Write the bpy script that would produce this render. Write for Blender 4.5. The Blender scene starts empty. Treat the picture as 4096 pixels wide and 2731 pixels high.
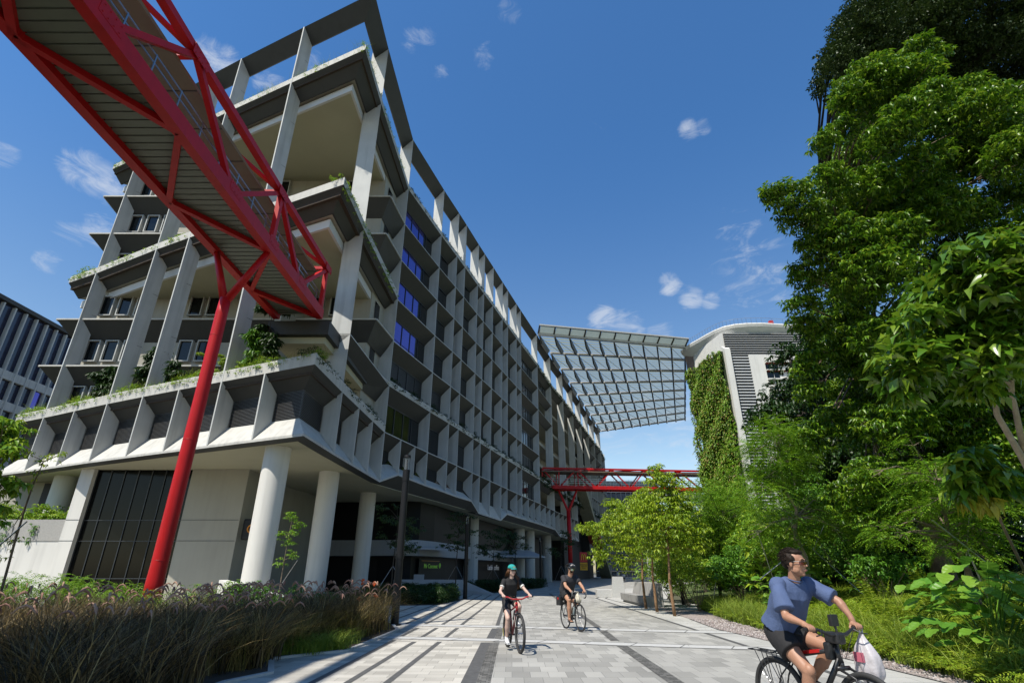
import bpy, math, random
import numpy as np
from mathutils import Vector, Matrix
R=math.radians
random.seed(7); RNG=np.random.default_rng(11)
scene=bpy.context.scene
COL=scene.collection
# ------------------------------------------------------------------ materials
ALB=.76
def mat(name,col,rough=.7,var=.0,vscale=3.,bump=0.,bscale=20.,metal=0.,spec=.5,stain=0.,rand=None,trans=0.,coat=0.,alpha=1.):
    col=tuple(c*ALB for c in col); rand=[tuple(c*ALB for c in q) for q in rand] if rand else None
    m=bpy.data.materials.new(name); m.use_nodes=True
    nt=m.node_tree; N=nt.nodes; Lk=nt.links
    b=N['Principled BSDF']; out=N['Material Output']
    b.inputs['Base Color'].default_value=(*col,1); b.inputs['Roughness'].default_value=rough
    b.inputs['Metallic'].default_value=metal; b.inputs['Specular IOR Level'].default_value=spec
    if coat: b.inputs['Coat Weight'].default_value=coat; b.inputs['Coat Roughness'].default_value=.12
    src=None
    tc=N.new('ShaderNodeTexCoord')
    if rand:
        geo=N.new('ShaderNodeNewGeometry'); cr=N.new('ShaderNodeValToRGB')
        cs=rand; cr.color_ramp.elements[0].color=(*cs[0],1); cr.color_ramp.elements[1].color=(*cs[-1],1)
        for i,c in enumerate(cs[1:-1]):
            e=cr.color_ramp.elements.new((i+1)/(len(cs)-1)); e.color=(*c,1)
        Lk.new(geo.outputs['Random Per Island'],cr.inputs['Fac']); src=cr.outputs['Color']
    if var:
        n=N.new('ShaderNodeTexNoise'); n.inputs['Scale'].default_value=vscale; n.inputs['Detail'].default_value=6
        Lk.new(tc.outputs['Object'],n.inputs['Vector'])
        mr=N.new('ShaderNodeMapRange'); mr.inputs['From Min'].default_value=.25; mr.inputs['From Max'].default_value=.75
        mr.inputs['To Min'].default_value=1-var; mr.inputs['To Max'].default_value=1+var
        Lk.new(n.outputs['Fac'],mr.inputs['Value'])
        mx=N.new('ShaderNodeMix'); mx.data_type='RGBA'; mx.blend_type='MULTIPLY'; mx.inputs['Factor'].default_value=1
        if src: Lk.new(src,mx.inputs[6])
        else: mx.inputs[6].default_value=(*col,1)
        Lk.new(mr.outputs['Result'],mx.inputs[7]); src=mx.outputs[2]
    if stain:
        mp=N.new('ShaderNodeMapping'); mp.inputs['Scale'].default_value=(2.2,2.2,.12)
        n=N.new('ShaderNodeTexNoise'); n.inputs['Scale'].default_value=1.6; n.inputs['Detail'].default_value=8
        Lk.new(tc.outputs['Object'],mp.inputs['Vector']); Lk.new(mp.outputs['Vector'],n.inputs['Vector'])
        mr=N.new('ShaderNodeMapRange'); mr.inputs['From Min'].default_value=.48; mr.inputs['From Max'].default_value=.75
        mr.inputs['To Min'].default_value=1; mr.inputs['To Max'].default_value=1-stain
        Lk.new(n.outputs['Fac'],mr.inputs['Value'])
        mx=N.new('ShaderNodeMix'); mx.data_type='RGBA'; mx.blend_type='MULTIPLY'; mx.inputs['Factor'].default_value=1
        if src: Lk.new(src,mx.inputs[6])
        else: mx.inputs[6].default_value=(*col,1)
        Lk.new(mr.outputs['Result'],mx.inputs[7]); src=mx.outputs[2]
    if src: Lk.new(src,b.inputs['Base Color'])
    if bump:
        n=N.new('ShaderNodeTexNoise'); n.inputs['Scale'].default_value=bscale; n.inputs['Detail'].default_value=5
        Lk.new(tc.outputs['Object'],n.inputs['Vector'])
        bp=N.new('ShaderNodeBump'); bp.inputs['Strength'].default_value=bump; bp.inputs['Distance'].default_value=.02
        Lk.new(n.outputs['Fac'],bp.inputs['Height']); Lk.new(bp.outputs['Normal'],b.inputs['Normal'])
    if trans:
        t=N.new('ShaderNodeBsdfTranslucent'); ms=N.new('ShaderNodeMixShader'); ms.inputs['Fac'].default_value=trans
        if src: Lk.new(src,t.inputs['Color'])
        else: t.inputs['Color'].default_value=(*col,1)
        Lk.new(b.outputs['BSDF'],ms.inputs[1]); Lk.new(t.outputs['BSDF'],ms.inputs[2]); Lk.new(ms.outputs[0],out.inputs['Surface'])
        last=ms
    else: last=b
    if alpha<1:
        tr=N.new('ShaderNodeBsdfTransparent'); ms=N.new('ShaderNodeMixShader'); ms.inputs['Fac'].default_value=alpha
        Lk.new(tr.outputs[0],ms.inputs[1]); Lk.new(last.outputs[0],ms.inputs[2]); Lk.new(ms.outputs[0],out.inputs['Surface'])
    return m
def pavers(name,c1,c2,mort,w,h,rot=0.,bias=0.):
    c1,c2,mort=[tuple(c*ALB*.93 for c in q) for q in (c1,c2,mort)]
    m=mat(name,c1,.8); nt=m.node_tree; N=nt.nodes; Lk=nt.links; b=N['Principled BSDF']
    tc=N.new('ShaderNodeTexCoord'); mp=N.new('ShaderNodeMapping'); mp.inputs['Rotation'].default_value=(0,0,rot)
    Lk.new(tc.outputs['Object'],mp.inputs['Vector'])
    br=N.new('ShaderNodeTexBrick'); br.inputs['Scale'].default_value=1; br.inputs['Brick Width'].default_value=w; br.inputs['Row Height'].default_value=h
    br.inputs['Mortar Size'].default_value=.005; br.inputs['Mortar Smooth'].default_value=.5; br.inputs['Bias'].default_value=bias
    br.offset=.37; br.offset_frequency=2
    br.inputs['Color1'].default_value=(*c1,1); br.inputs['Color2'].default_value=(*c2,1); br.inputs['Mortar'].default_value=(*mort,1)
    Lk.new(mp.outputs['Vector'],br.inputs['Vector'])
    n=N.new('ShaderNodeTexNoise'); n.inputs['Scale'].default_value=90; n.inputs['Detail'].default_value=3
    Lk.new(tc.outputs['Object'],n.inputs['Vector'])
    n2=N.new('ShaderNodeTexNoise'); n2.inputs['Scale'].default_value=.7; n2.inputs['Detail'].default_value=5
    Lk.new(tc.outputs['Object'],n2.inputs['Vector'])
    ad=N.new('ShaderNodeMath'); ad.operation='ADD'; Lk.new(n.outputs['Fac'],ad.inputs[0]); Lk.new(n2.outputs['Fac'],ad.inputs[1])
    mr=N.new('ShaderNodeMapRange'); mr.inputs['From Min'].default_value=.6; mr.inputs['From Max'].default_value=1.4; mr.inputs['To Min'].default_value=.74; mr.inputs['To Max'].default_value=1.16
    Lk.new(ad.outputs[0],mr.inputs['Value'])
    mx=N.new('ShaderNodeMix'); mx.data_type='RGBA'; mx.blend_type='MULTIPLY'; mx.inputs['Factor'].default_value=1
    Lk.new(br.outputs['Color'],mx.inputs[6]); Lk.new(mr.outputs['Result'],mx.inputs[7]); Lk.new(mx.outputs[2],b.inputs['Base Color'])
    bp=N.new('ShaderNodeBump'); bp.inputs['Strength'].default_value=.4; bp.inputs['Distance'].default_value=.01
    Lk.new(mr.outputs['Result'],bp.inputs['Height']); Lk.new(bp.outputs['Normal'],b.inputs['Normal'])
    return m
M={}
M['conc']=mat('light_concrete_panel',(.58,.57,.525),.75,.08,1.0,.15,40,stain=.22)
M['fin']=mat('fin_concrete',(.57,.58,.555),.72,.09,.9,.12,30,stain=.22)
M['dark']=mat('charcoal_panel',(.042,.043,.041),.6,.10,1.5,.05,25,stain=.12)
M['ceil']=mat('cream_soffit',(.50,.48,.34),.8,.04,.7)
M['edge']=mat('white_soffit_edge',(.72,.73,.72),.6,.03,1)
M['wallc']=mat('terrace_wall_render',(.44,.42,.35),.8,.05,.8,.1,30,stain=.08)
M['white']=mat('white_render',(.76,.745,.69),.75,.05,.6,.08,30,stain=.13)
M['louvre']=mat('louvre_blade',(.15,.15,.15),.45,.05,3,metal=.4)
M['black']=mat('black_metal',(.008,.008,.009),.5,.1,6,spec=.3)
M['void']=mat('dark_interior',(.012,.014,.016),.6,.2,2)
M['tint']=mat('violet_blue_glass',(.17,.14,.50),.06,.08,.5,metal=.9)
M['dglass']=mat('dark_glass',(.006,.009,.011),.08,.1,.6,spec=.4)
M['frame']=mat('window_frame_dark',(.035,.04,.045),.4,.1,5)
M['red']=mat('red_steel_paint',(.54,.009,.012),.45,.10,2.5,.04,60,spec=.25,stain=.12)
M['deck']=mat('corrugated_deck_soffit',(.17,.185,.155),.5,.06,1.5,metal=.2,stain=.1)
M['roofp']=mat('bridge_roof_panel',(.20,.165,.11),.6,.05,1.2,stain=.08)
M['steel']=mat('stainless_rail',(.45,.46,.47),.3,.1,8,metal=.9)
M['podw']=mat('podium_band',(.42,.44,.46),.7,.06,1,stain=.1)
M['podd']=mat('podium_black_cladding',(.006,.007,.008),.5,.15,2,spec=.2)
M['soil']=mat('soil',(.055,.04,.028),.95,.3,8,.5,30)
M['gran']=mat('white_granite_kerb',(.56,.56,.54),.7,.10,14,.1,60)
M['stripe']=mat('charcoal_paving_strip',(.10,.10,.098),.75,.25,9,.2,60)
M['cconc']=mat('cast_concrete_bench',(.34,.335,.32),.8,.12,4,.25,35,stain=.35)
def leafmat(name,cs,rough=.45,trans=.28,spec=.4): return mat(name,cs[0],rough,.12,.6,rand=cs,trans=trans,spec=spec)
M['lf_big']=leafmat('leaf_mid_green',[(.03,.09,.008),(.09,.21,.010),(.15,.30,.012),(.30,.42,.03)],.38,.36,.45)
M['lf_dark']=leafmat('leaf_dark_gloss',[(.018,.045,.01),(.04,.075,.015),(.08,.12,.03)],.5,.15,.35)
M['lf_yel']=leafmat('leaf_yellow_green',[(.15,.27,.012),(.29,.44,.018),(.44,.54,.035)],.45,.38)
M['lf_fea']=leafmat('leaf_feathery',[(.09,.23,.01),(.17,.36,.015),(.30,.46,.025)],.5,.35)
M['lf_shade']=leafmat('leaf_evergreen_and_shaded',[(.018,.05,.008),(.035,.085,.012)],.45,.25)  # dark evergreen leaf; also puts shade into the colour of shaded plants
M['lf_vine']=leafmat('leaf_climber',[(.08,.20,.015),(.17,.34,.02),(.27,.44,.04),(.30,.19,.05)],.5,.22)
M['lf_front']=leafmat('leaf_broad_gloss',[(.06,.16,.012),(.12,.26,.016),(.24,.35,.025)],.28,.32,.6)
M['lf_round']=leafmat('leaf_round_bright',[(.10,.28,.03),(.16,.36,.035),(.25,.42,.04)],.4,.3)
M['fern']=leafmat('fern_bright',[(.16,.28,.012),(.26,.38,.018),(.38,.46,.035)],.5,.35)
M['gr_y']=leafmat('grass_bright',[(.12,.22,.015),(.22,.33,.025),(.38,.44,.06)],.6,.3)
M['gr_p']=leafmat('grass_purple_brown',[(.028,.024,.010),(.06,.045,.018),(.15,.10,.038),(.46,.34,.13)],.55,.25)
M['gr_s']=leafmat('grass_straw_sun_gold',[(.10,.09,.02),(.28,.22,.06),(.50,.38,.13),(.24,.26,.04)],.55,.3)  # lighter straw tone, with sunlight painted into the gold
M['plume']=leafmat('grass_plume_pink',[(.42,.22,.17),(.60,.38,.27)],.8,.3)
M['lf_hedge']=leafmat('hedge_leaf',[(.05,.15,.012),(.10,.27,.018),(.19,.38,.025)],.5,.3)
M['lf_hy']=leafmat('shrub_leaf_lime',[(.12,.28,.015),(.24,.42,.025),(.40,.52,.04)],.45,.32)
M['flower']=mat('orange_petal',(.75,.12,.02),.6,.1,8,trans=.3)
M['bark']=mat('bark',(.20,.15,.10),.9,.3,9,.6,25)
M['barkp']=mat('bark_pale',(.36,.30,.22),.85,.3,8,.5,25)
M['barkb']=mat('bark_brown',(.26,.15,.075),.9,.25,12,.5,35)
M['barkd']=mat('bark_dark',(.05,.04,.03),.9,.3,9,.6,25)
# ------------------------------------------------------------------ object helpers
def tag(o,label=None,cat=None,group=None,kind=None):
    if label: o['label']=label
    if cat: o['category']=cat
    if group: o['group']=group
    if kind: o['kind']=kind
    return o
def thing(name,label,cat,loc=(0,0,0),rz=0,group=None):
    o=bpy.data.objects.new(name,None); COL.objects.link(o); o.empty_display_size=.2
    o.location=loc; o.rotation_euler=(0,0,rz); return tag(o,label,cat,group)
def link_mesh(name,me,m,par=None,at=None,smooth=False):
    if m is not None:
        for q in (m if isinstance(m,(list,tuple)) else [m]): me.materials.append(q)
    o=bpy.data.objects.new(name,me); COL.objects.link(o)
    if par is not None:
        o.parent=par
    if smooth: me.polygons.foreach_set('use_smooth',[True]*len(me.polygons))
    return o
def root_loc(par):
    v=Vector((0,0,0))
    while par is not None: v+=par.location; par=par.parent
    return v
class MB:
    def __init__(s): s.v=[]; s.f=[]; s.mi=[]
    def add(s,vs,fs,mi=0):
        b=len(s.v); s.v+= [tuple(p) for p in vs]; s.f+=[tuple(i+b for i in f) for f in fs]; s.mi+=[mi]*len(fs)
    def poly(s,pts,mi=0): s.add(pts,[tuple(range(len(pts)))],mi)
    def hexa(s,a,b,mi=0):  # two quads (bottom, top) of 4 pts
        s.add(list(a)+list(b),[(3,2,1,0),(4,5,6,7),(0,1,5,4),(1,2,6,5),(2,3,7,6),(3,0,4,7)],mi)
    def box(s,x0,x1,y0,y1,z0,z1,mi=0):
        s.hexa([(x0,y0,z0),(x1,y0,z0),(x1,y1,z0),(x0,y1,z0)],[(x0,y0,z1),(x1,y0,z1),(x1,y1,z1),(x0,y1,z1)],mi)
    def prism(s,poly,z0,z1,mi=0):
        n=len(poly); s.add([(p[0],p[1],z0) for p in poly]+[(p[0],p[1],z1) for p in poly],
          [tuple(range(n-1,-1,-1)),tuple(range(n,2*n))]+[(i,(i+1)%n,n+(i+1)%n,n+i) for i in range(n)],mi)
    def bar(s,p,q,w,h,up=(0,0,1),mi=0):
        p=Vector(p);q=Vector(q); d=(q-p).normalized(); u=Vector(up)
        if abs(d.dot(u))>.98: u=Vector((0,1,0))
        sd=d.cross(u).normalized(); u=sd.cross(d).normalized()
        c=[(-w/2,-h/2),(w/2,-h/2),(w/2,h/2),(-w/2,h/2)]
        s.hexa([p+sd*a+u*b for a,b in c],[q+sd*a+u*b for a,b in c],mi)
    def tube(s,pts,rad,n=8,mi=0,cap=True):
        pts=[Vector(p) for p in pts]; rad=rad if isinstance(rad,(list,tuple)) else [rad]*len(pts)
        b=len(s.v); prev=None
        for i,p in enumerate(pts):
            d=(pts[min(i+1,len(pts)-1)]-pts[max(i-1,0)]); d=d.normalized() if d.length>1e-9 else Vector((0,0,1))
            if prev is None:
                a=Vector((0,0,1)) if abs(d.z)<.9 else Vector((1,0,0)); u=d.cross(a).normalized()
            else: u=(prev-d*prev.dot(d)).normalized()
            prev=u; w=d.cross(u); r=rad[i]
            s.v+=[tuple(p+u*(r*math.cos(t))+w*(r*math.sin(t))) for t in [2*math.pi*k/n for k in range(n)]]
        for i in range(len(pts)-1):
            for k in range(n):
                a=b+i*n+k; c=b+i*n+(k+1)%n; s.f.append((a,c,c+n,a+n)); s.mi.append(mi)
        if cap:
            s.f.append(tuple(b+k for k in range(n-1,-1,-1))); s.mi.append(mi)
            e=b+(len(pts)-1)*n; s.f.append(tuple(e+k for k in range(n))); s.mi.append(mi)
    def torus(s,c,ax,R0,r,n=40,m=8,mi=0,a0=0,a1=2*math.pi):
        c=Vector(c); ax=Vector(ax).normalized(); a=Vector((0,0,1)) if abs(ax.z)<.9 else Vector((1,0,0)); u=ax.cross(a).normalized(); w=ax.cross(u)
        full=abs(a1-a0-2*math.pi)<1e-6; K=n if full else n+1; b=len(s.v)
        for i in range(K):
            t=a0+(a1-a0)*i/n; d=u*math.cos(t)+w*math.sin(t)
            for j in range(m):
                q=2*math.pi*j/m; s.v.append(tuple(c+d*(R0+r*math.cos(q))+ax*(r*math.sin(q))))
        for i in range(n):
            for j in range(m):
                a_=b+i*m+j; b_=b+i*m+(j+1)%m; c_=b+((i+1)%K)*m+(j+1)%m; d_=b+((i+1)%K)*m+j; s.f.append((a_,b_,c_,d_)); s.mi.append(mi)
    def ell(s,c,r,n=16,m=10,mi=0,rot=None):
        c=Vector(c); b=len(s.v); rot=rot or Matrix.Identity(3)
        for i in range(m+1):
            ph=math.pi*i/m
            for k in range(n):
                t=2*math.pi*k/n
                s.v.append(tuple(c+rot@Vector((r[0]*math.sin(ph)*math.cos(t),r[1]*math.sin(ph)*math.sin(t),r[2]*math.cos(ph)))))
        for i in range(m):
            for k in range(n):
                s.f.append((b+i*n+k,b+(i+1)*n+k,b+(i+1)*n+(k+1)%n,b+i*n+(k+1)%n)); s.mi.append(mi)
    def build(s,name,m,par=None,local=False,smooth=False,bevel=0.):
        me=bpy.data.meshes.new(name)
        if par is not None and not local:
            L=root_loc(par); vs=[(v[0]-L.x,v[1]-L.y,v[2]-L.z) for v in s.v]
        else: vs=s.v
        me.from_pydata(vs,[],s.f)
        if isinstance(m,(list,tuple)): me.polygons.foreach_set('material_index',s.mi)
        me.validate(); me.update()
        o=link_mesh(name,me,m,par,smooth=smooth)
        if bevel:
            b=o.modifiers.new('bevel','BEVEL'); b.width=bevel; b.segments=2; b.limit_method='ANGLE'
        return o
def top(mb,name,m,label,cat,group=None,**k): return tag(mb.build(name,m,**k),label,cat,group)
def struct(mb,name,m,**k): return tag(mb.build(name,m,**k),kind='structure')
# fast triangle meshes for foliage
def np_mesh(name,V,F,m,par=None):
    me=bpy.data.meshes.new(name); n=len(V); k=F.shape[1]
    if par is not None:
        L=root_loc(par); V=V-np.array([L.x,L.y,L.z])
    me.vertices.add(n); me.vertices.foreach_set('co',V.astype(np.float32).ravel())
    me.loops.add(F.size); me.loops.foreach_set('vertex_index',F.astype(np.int32).ravel())
    me.polygons.add(len(F)); me.polygons.foreach_set('loop_start',np.arange(0,F.size,k,dtype=np.int32)); 
    me.update(calc_edges=True)
    return link_mesh(name,me,m,par)
def unit(a): return a/np.maximum(np.linalg.norm(a,axis=1,keepdims=True),1e-9)
def leaf_geo(P,D,L,W,fold=.12,droop=.25,up=(0,0,1)):
    n=len(P); D=unit(D); upv=np.tile(np.array(up,float),(n,1))+RNG.normal(0,.35,(n,3))
    S=unit(np.cross(D,upv)); Nn=unit(np.cross(S,D)); L=np.broadcast_to(L,(n,))[:,None]; W=np.broadcast_to(W,(n,))[:,None]
    a=P; m1=P+D*L*.45+S*W*.5+Nn*L*fold; m2=P+D*L*.45-S*W*.5+Nn*L*fold; t=P+D*L-Nn*L*droop; c=P+D*L*.5
    V=np.stack([a,m1,t,m2,c],1).reshape(-1,3); b=np.arange(n)[:,None]*5
    F=np.concatenate([b+np.array([[0,4,1]]),b+np.array([[1,4,2]]),b+np.array([[0,3,4]]),b+np.array([[3,2,4]])],0)
    return V,F
def leaf2(P,D,L,W,droop=.15):
    n=len(P); D=unit(D); S=unit(np.cross(D,np.tile([0,0,1.],(n,1))+RNG.normal(0,.3,(n,3)))); L=np.broadcast_to(L,(n,))[:,None]; W=np.broadcast_to(W,(n,))[:,None]
    V=np.stack([P,P+D*L*.45+S*W*.5,P+D*L-np.array([0,0,1])*L*droop,P+D*L*.45-S*W*.5],1).reshape(-1,3); b=np.arange(n)[:,None]*4
    return V,np.concatenate([b+np.array([[0,1,2]]),b+np.array([[0,2,3]])],0)
def join_geo(gs):
    Vs=[];Fs=[];o=0
    for V,F in gs: Vs.append(V); Fs.append(F+o); o+=len(V)
    return np.concatenate(Vs),np.concatenate(Fs)
def rnd_dir(n):
    return unit(RNG.normal(0,1,(n,3)))
def dome_leaves(C,Rr,n,L,W,flat=.6,down=.45,shell=.35,under=.25):
    """leaf sprays over a clump: more on its upper shell, pointing out and drooping"""
    d=rnd_dir(n); d[:,2]=np.where((d[:,2]<-.1)&(RNG.random(n)>under),-d[:,2],d[:,2])
    r=(1-shell*RNG.random(n)**1.5)[:,None]
    P=np.array(C)+d*r*Rr*np.array([1,1,flat])
    D=d*np.array([1,1,.35])+np.array([0,0,-down])+RNG.normal(0,.35,(n,3))
    return P,D
def rosettes(P,nl,L,W,droop=.5,spread=1.,drp=.3):
    """nl leaflets round each point"""
    n=len(P); a=RNG.random(n)*6.28; gs=[]
    tilt=RNG.normal(0,.35,(n,3))
    for i in range(nl):
        t=a+6.283*i/nl+RNG.normal(0,.2,n)
        D=np.stack([np.cos(t),np.sin(t),-droop+RNG.normal(0,.2,n)],1)+tilt
        gs.append(leaf_geo(P+D*.02,D,L*(.75+.5*RNG.random(n)),W*(.8+.4*RNG.random(n)),droop=drp))
    return join_geo(gs)
def blades(P,h,w,lean,seg=3,dirs=None):
    """curved grass blades"""
    n=len(P); t=RNG.random(n)*6.283 if dirs is None else dirs
    o=np.stack([np.cos(t),np.sin(t),np.zeros(n)],1); s=np.stack([-np.sin(t),np.cos(t),np.zeros(n)],1)
    s=unit(s+RNG.normal(0,.5,(n,3))*np.array([1,1,0]))
    h=np.broadcast_to(h,(n,)); lean=np.broadcast_to(lean,(n,)); Vs=[]
    for i in range(seg+1):
        f=i/seg; c=P+o*(lean*h*f**2)[:,None]+np.array([0,0,1])*(h*(f-.35*lean*f**2.5))[:,None]
        ww=w*(1-f**1.6)*.5+.0005
        Vs+= [c-s*ww,c+s*ww]
    V=np.stack(Vs,1).reshape(-1,3); b=np.arange(n)[:,None]*(2*seg+2); Fs=[]
    for i in range(seg):
        Fs+= [b+np.array([[2*i,2*i+1,2*i+3]]),b+np.array([[2*i,2*i+3,2*i+2]])]
    return V,np.concatenate(Fs,0)
# ------------------------------------------------------------------ camera, light, sky
cam=bpy.data.cameras.new('camera'); co=bpy.data.objects.new('camera',cam); COL.objects.link(co)
cam.sensor_width=36; cam.lens=36*1210/2352; cam.clip_end=3000; cam.clip_start=.05
co.location=(0,0,1.55); co.rotation_euler=(R(90)+math.atan(528/1210),0,0); scene.camera=co
EL=R(57); AZ=math.atan2(-.655,-.755)
sv=Vector((math.sin(AZ)*math.cos(EL),math.cos(AZ)*math.cos(EL),math.sin(EL)))
sl=bpy.data.lights.new('sun','SUN'); sl.energy=5.0; sl.angle=R(.5); sl.color=(1,.935,.83)
so=bpy.data.objects.new('sun',sl); COL.objects.link(so); so.rotation_euler=sv.to_track_quat('Z','Y').to_euler()
w=bpy.data.worlds.new('World'); scene.world=w; w.use_nodes=True
nt=w.node_tree; N=nt.nodes; Lk=nt.links; N.clear()
out=N.new('ShaderNodeOutputWorld'); bg=N.new('ShaderNodeBackground'); bg.inputs['Strength'].default_value=.095
sky=N.new('ShaderNodeTexSky'); sky.sky_type='NISHITA'; sky.sun_disc=False; sky.sun_elevation=EL; sky.sun_rotation=AZ
sky.air_density=1.0; sky.dust_density=.25; sky.ozone_density=2.4; sky.altitude=0
tc=N.new('ShaderNodeTexCoord')
nz=N.new('ShaderNodeTexNoise'); nz.inputs['Scale'].default_value=17; nz.inputs['Detail'].default_value=9; nz.inputs['Roughness'].default_value=.68; nz.inputs['Distortion'].default_value=.9
mp=N.new('ShaderNodeMapping'); mp.inputs['Scale'].default_value=(.8,.8,2.2); mp.inputs['Rotation'].default_value=(0,.35,0)
Lk.new(tc.outputs['Generated'],mp.inputs['Vector']); Lk.new(mp.outputs['Vector'],nz.inputs['Vector'])
F_=1210.; PT=math.atan(528/1210)
def skydir(x,y):
    u=(x-1176)/F_; v=(784-y)/F_
    return Vector((u,math.cos(PT)-v*math.sin(PT),math.sin(PT)+v*math.cos(PT))).normalized()
acc=None
for x,y,rad,amt in [(500,138,2.6,1.0),(620,195,2.2,.75),(725,148,2,.65),(190,385,2.4,.9),(225,410,2.4,.95),(262,440,2.0,.9),(232,535,2.2,.75),(165,545,2.2,.62),(110,600,1.5,.8),(945,92,1.6,.62),(985,88,1.6,.7),(1010,165,1.3,.6),(1105,125,2.0,.5),(1170,25,1.8,.45),(1585,300,1.5,.75),(1615,290,1.2,.7),(1540,652,1.9,.9),(1590,682,2.0,1.0),(1630,690,1.5,.85),(1390,738,2.4,.9),(1440,755,3.0,.95),(1510,772,2.6,.7),(1745,640,6,.55),(1720,540,5,.45),(10,355,1.5,.6),(1500,1000,14,.55),(250,700,5,.45)]:
    d=skydir(x,y)
    vm=N.new('ShaderNodeVectorMath'); vm.operation='DOT_PRODUCT'; vm.inputs[1].default_value=d
    nrm=N.new('ShaderNodeVectorMath'); nrm.operation='NORMALIZE'; Lk.new(tc.outputs['Generated'],nrm.inputs[0]); Lk.new(nrm.outputs[0],vm.inputs[0])
    mr=N.new('ShaderNodeMapRange'); mr.interpolation_type='SMOOTHSTEP'; mr.inputs['From Min'].default_value=math.cos(R(rad)); mr.inputs['From Max'].default_value=1; mr.inputs['To Max'].default_value=amt
    Lk.new(vm.outputs['Value'],mr.inputs['Value'])
    if acc is None: acc=mr.outputs['Result']
    else:
        mm=N.new('ShaderNodeMath'); mm.operation='MAXIMUM'; Lk.new(acc,mm.inputs[0]); Lk.new(mr.outputs['Result'],mm.inputs[1]); acc=mm.outputs[0]
ad=N.new('ShaderNodeMath'); ad.operation='MULTIPLY_ADD'; ad.inputs[1].default_value=.42; Lk.new(acc,ad.inputs[0]); Lk.new(nz.outputs['Fac'],ad.inputs[2])
cr=N.new('ShaderNodeMapRange'); cr.interpolation_type='SMOOTHSTEP'; cr.inputs['From Min'].default_value=.66; cr.inputs['From Max'].default_value=1.10; cr.inputs['To Max'].default_value=.66
Lk.new(ad.outputs[0],cr.inputs['Value'])
mx=N.new('ShaderNodeMix'); mx.data_type='RGBA'; mx.inputs[7].default_value=(5.6,6.0,6.6,1)
Lk.new(cr.outputs['Result'],mx.inputs['Factor']); tn=N.new('ShaderNodeMix'); tn.data_type='RGBA'; tn.blend_type='MULTIPLY'; tn.inputs['Factor'].default_value=1; sz=N.new('ShaderNodeSeparateXYZ'); Lk.new(tc.outputs['Generated'],sz.inputs[0]); hz=N.new('ShaderNodeMapRange'); hz.interpolation_type='SMOOTHSTEP'; hz.inputs['From Min'].default_value=.0; hz.inputs['From Max'].default_value=.72; Lk.new(sz.outputs['Z'],hz.inputs['Value']); tm=N.new('ShaderNodeMix'); tm.data_type='RGBA'; tm.inputs[6].default_value=(1.5,1.38,1.18,1); tm.inputs[7].default_value=(.60,1.06,1.40,1); Lk.new(hz.outputs['Result'],tm.inputs['Factor']); Lk.new(tm.outputs[2],tn.inputs[7]); Lk.new(sky.outputs[0],tn.inputs[6]); Lk.new(tn.outputs[2],mx.inputs[6]); Lk.new(mx.outputs[2],bg.inputs['Color']); Lk.new(bg.outputs[0],out.inputs['Surface'])
scene.view_settings.view_transform='Standard'; scene.view_settings.look='None'; scene.view_settings.exposure=.45; scene.view_settings.gamma=1
scene.render.resolution_x=1024; scene.render.resolution_y=682
# ------------------------------------------------------------------ ground
b=MB(); b.poly([(-900,-300,-.06),(900,-300,-.06),(900,1500,-.06),(-900,1500,-.06)])
struct(b,'ground',mat('earth',(.09,.09,.05),.95,.3,.2))
P_L=pavers('pavers_pale',(.37,.35,.305),(.67,.64,.565),(.24,.235,.215),.46,.29,0,.25)
P_R=pavers('pavers_grey',(.32,.315,.29),(.51,.50,.46),(.20,.20,.19),.30,.52,0,.05)
P_E=pavers('pavers_edge',(.42,.42,.39),(.60,.595,.56),(.14,.14,.13),.9,.45,0,.3)
P_C=pavers('cobble_setts',(.09,.088,.08),(.21,.205,.19),(.03,.03,.03),.12,.105)
def sheet(b,pts,z=0): b.poly([(x,y,z) for x,y in pts])
b=MB(); sheet(b,[(-40,-6),(-.45,-6),(-.45,300),(-40,300)],0.); struct(b,'paving',P_L)
b=MB(); sheet(b,[(-.45,-6),(5.32,-6),(5.32,36.6),(11.5,58.5),(30,90),(60,300),(-.45,300)],0.); struct(b,'paving',P_R)
b=MB(); sheet(b,[(5.32,-6),(9.5,-6),(9.5,36),(16,58),(40,90),(90,300),(60,300),(30,90),(11.5,58.5),(5.32,36.6)],0.); struct(b,'paving',P_E)
def wob(pts,w,b,z):
    for i in range(len(pts)-1):
        (x0,y0),(x1,y1)=pts[i],pts[i+1]; d=Vector((x1-x0,y1-y0)).normalized(); n=Vector((-d.y,d.x))*w/2
        b.poly([(x0-n.x,y0-n.y,z),(x1-n.x,y1-n.y,z),(x1+n.x,y1+n.y,z),(x0+n.x,y0+n.y,z)])
b=MB()
for x0,x1 in ((-1.92,-.95),(-2.52,-1.62),(-3.06,-2.28),(-3.7,-2.95),(-4.4,-3.7),(-5.1,-4.5)):
    f=lambda y:(x0+(x1-x0)*(y-9)/31)
    for ya,yb in ((5,14.55 if x0>-2.8 else 14.9),(15.25,17.95),(18.75,45)):
        if x0<-3.2 and yb<19: continue
        wob([(f(ya),ya),(f(yb),yb)],.115,b,.004)
wob([(-.72,2),(-.62,14.4)],.24,b,.0045); wob([(-.55,15.2),(-.5,17.8)],.2,b,.0045); wob([(-.46,18.6),(-.3,60)],.12,b,.0045)
wob([(5.33,2),(5.33,37.1),(11.4,58.5)],.13,b,.0046); wob([(3.3,2),(3.1,9)],.0,b,.0045)
wob([(6.0,30),(5.9,37),(7.8,44)],.08,b,.0046)
struct(b,'paving_strip',M['stripe'])
b=MB()
wob([(-.47,2),(-.42,14.4)],.22,b,.005); wob([(-.36,15.2),(-.33,17.8)],.16,b,.005)
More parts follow.
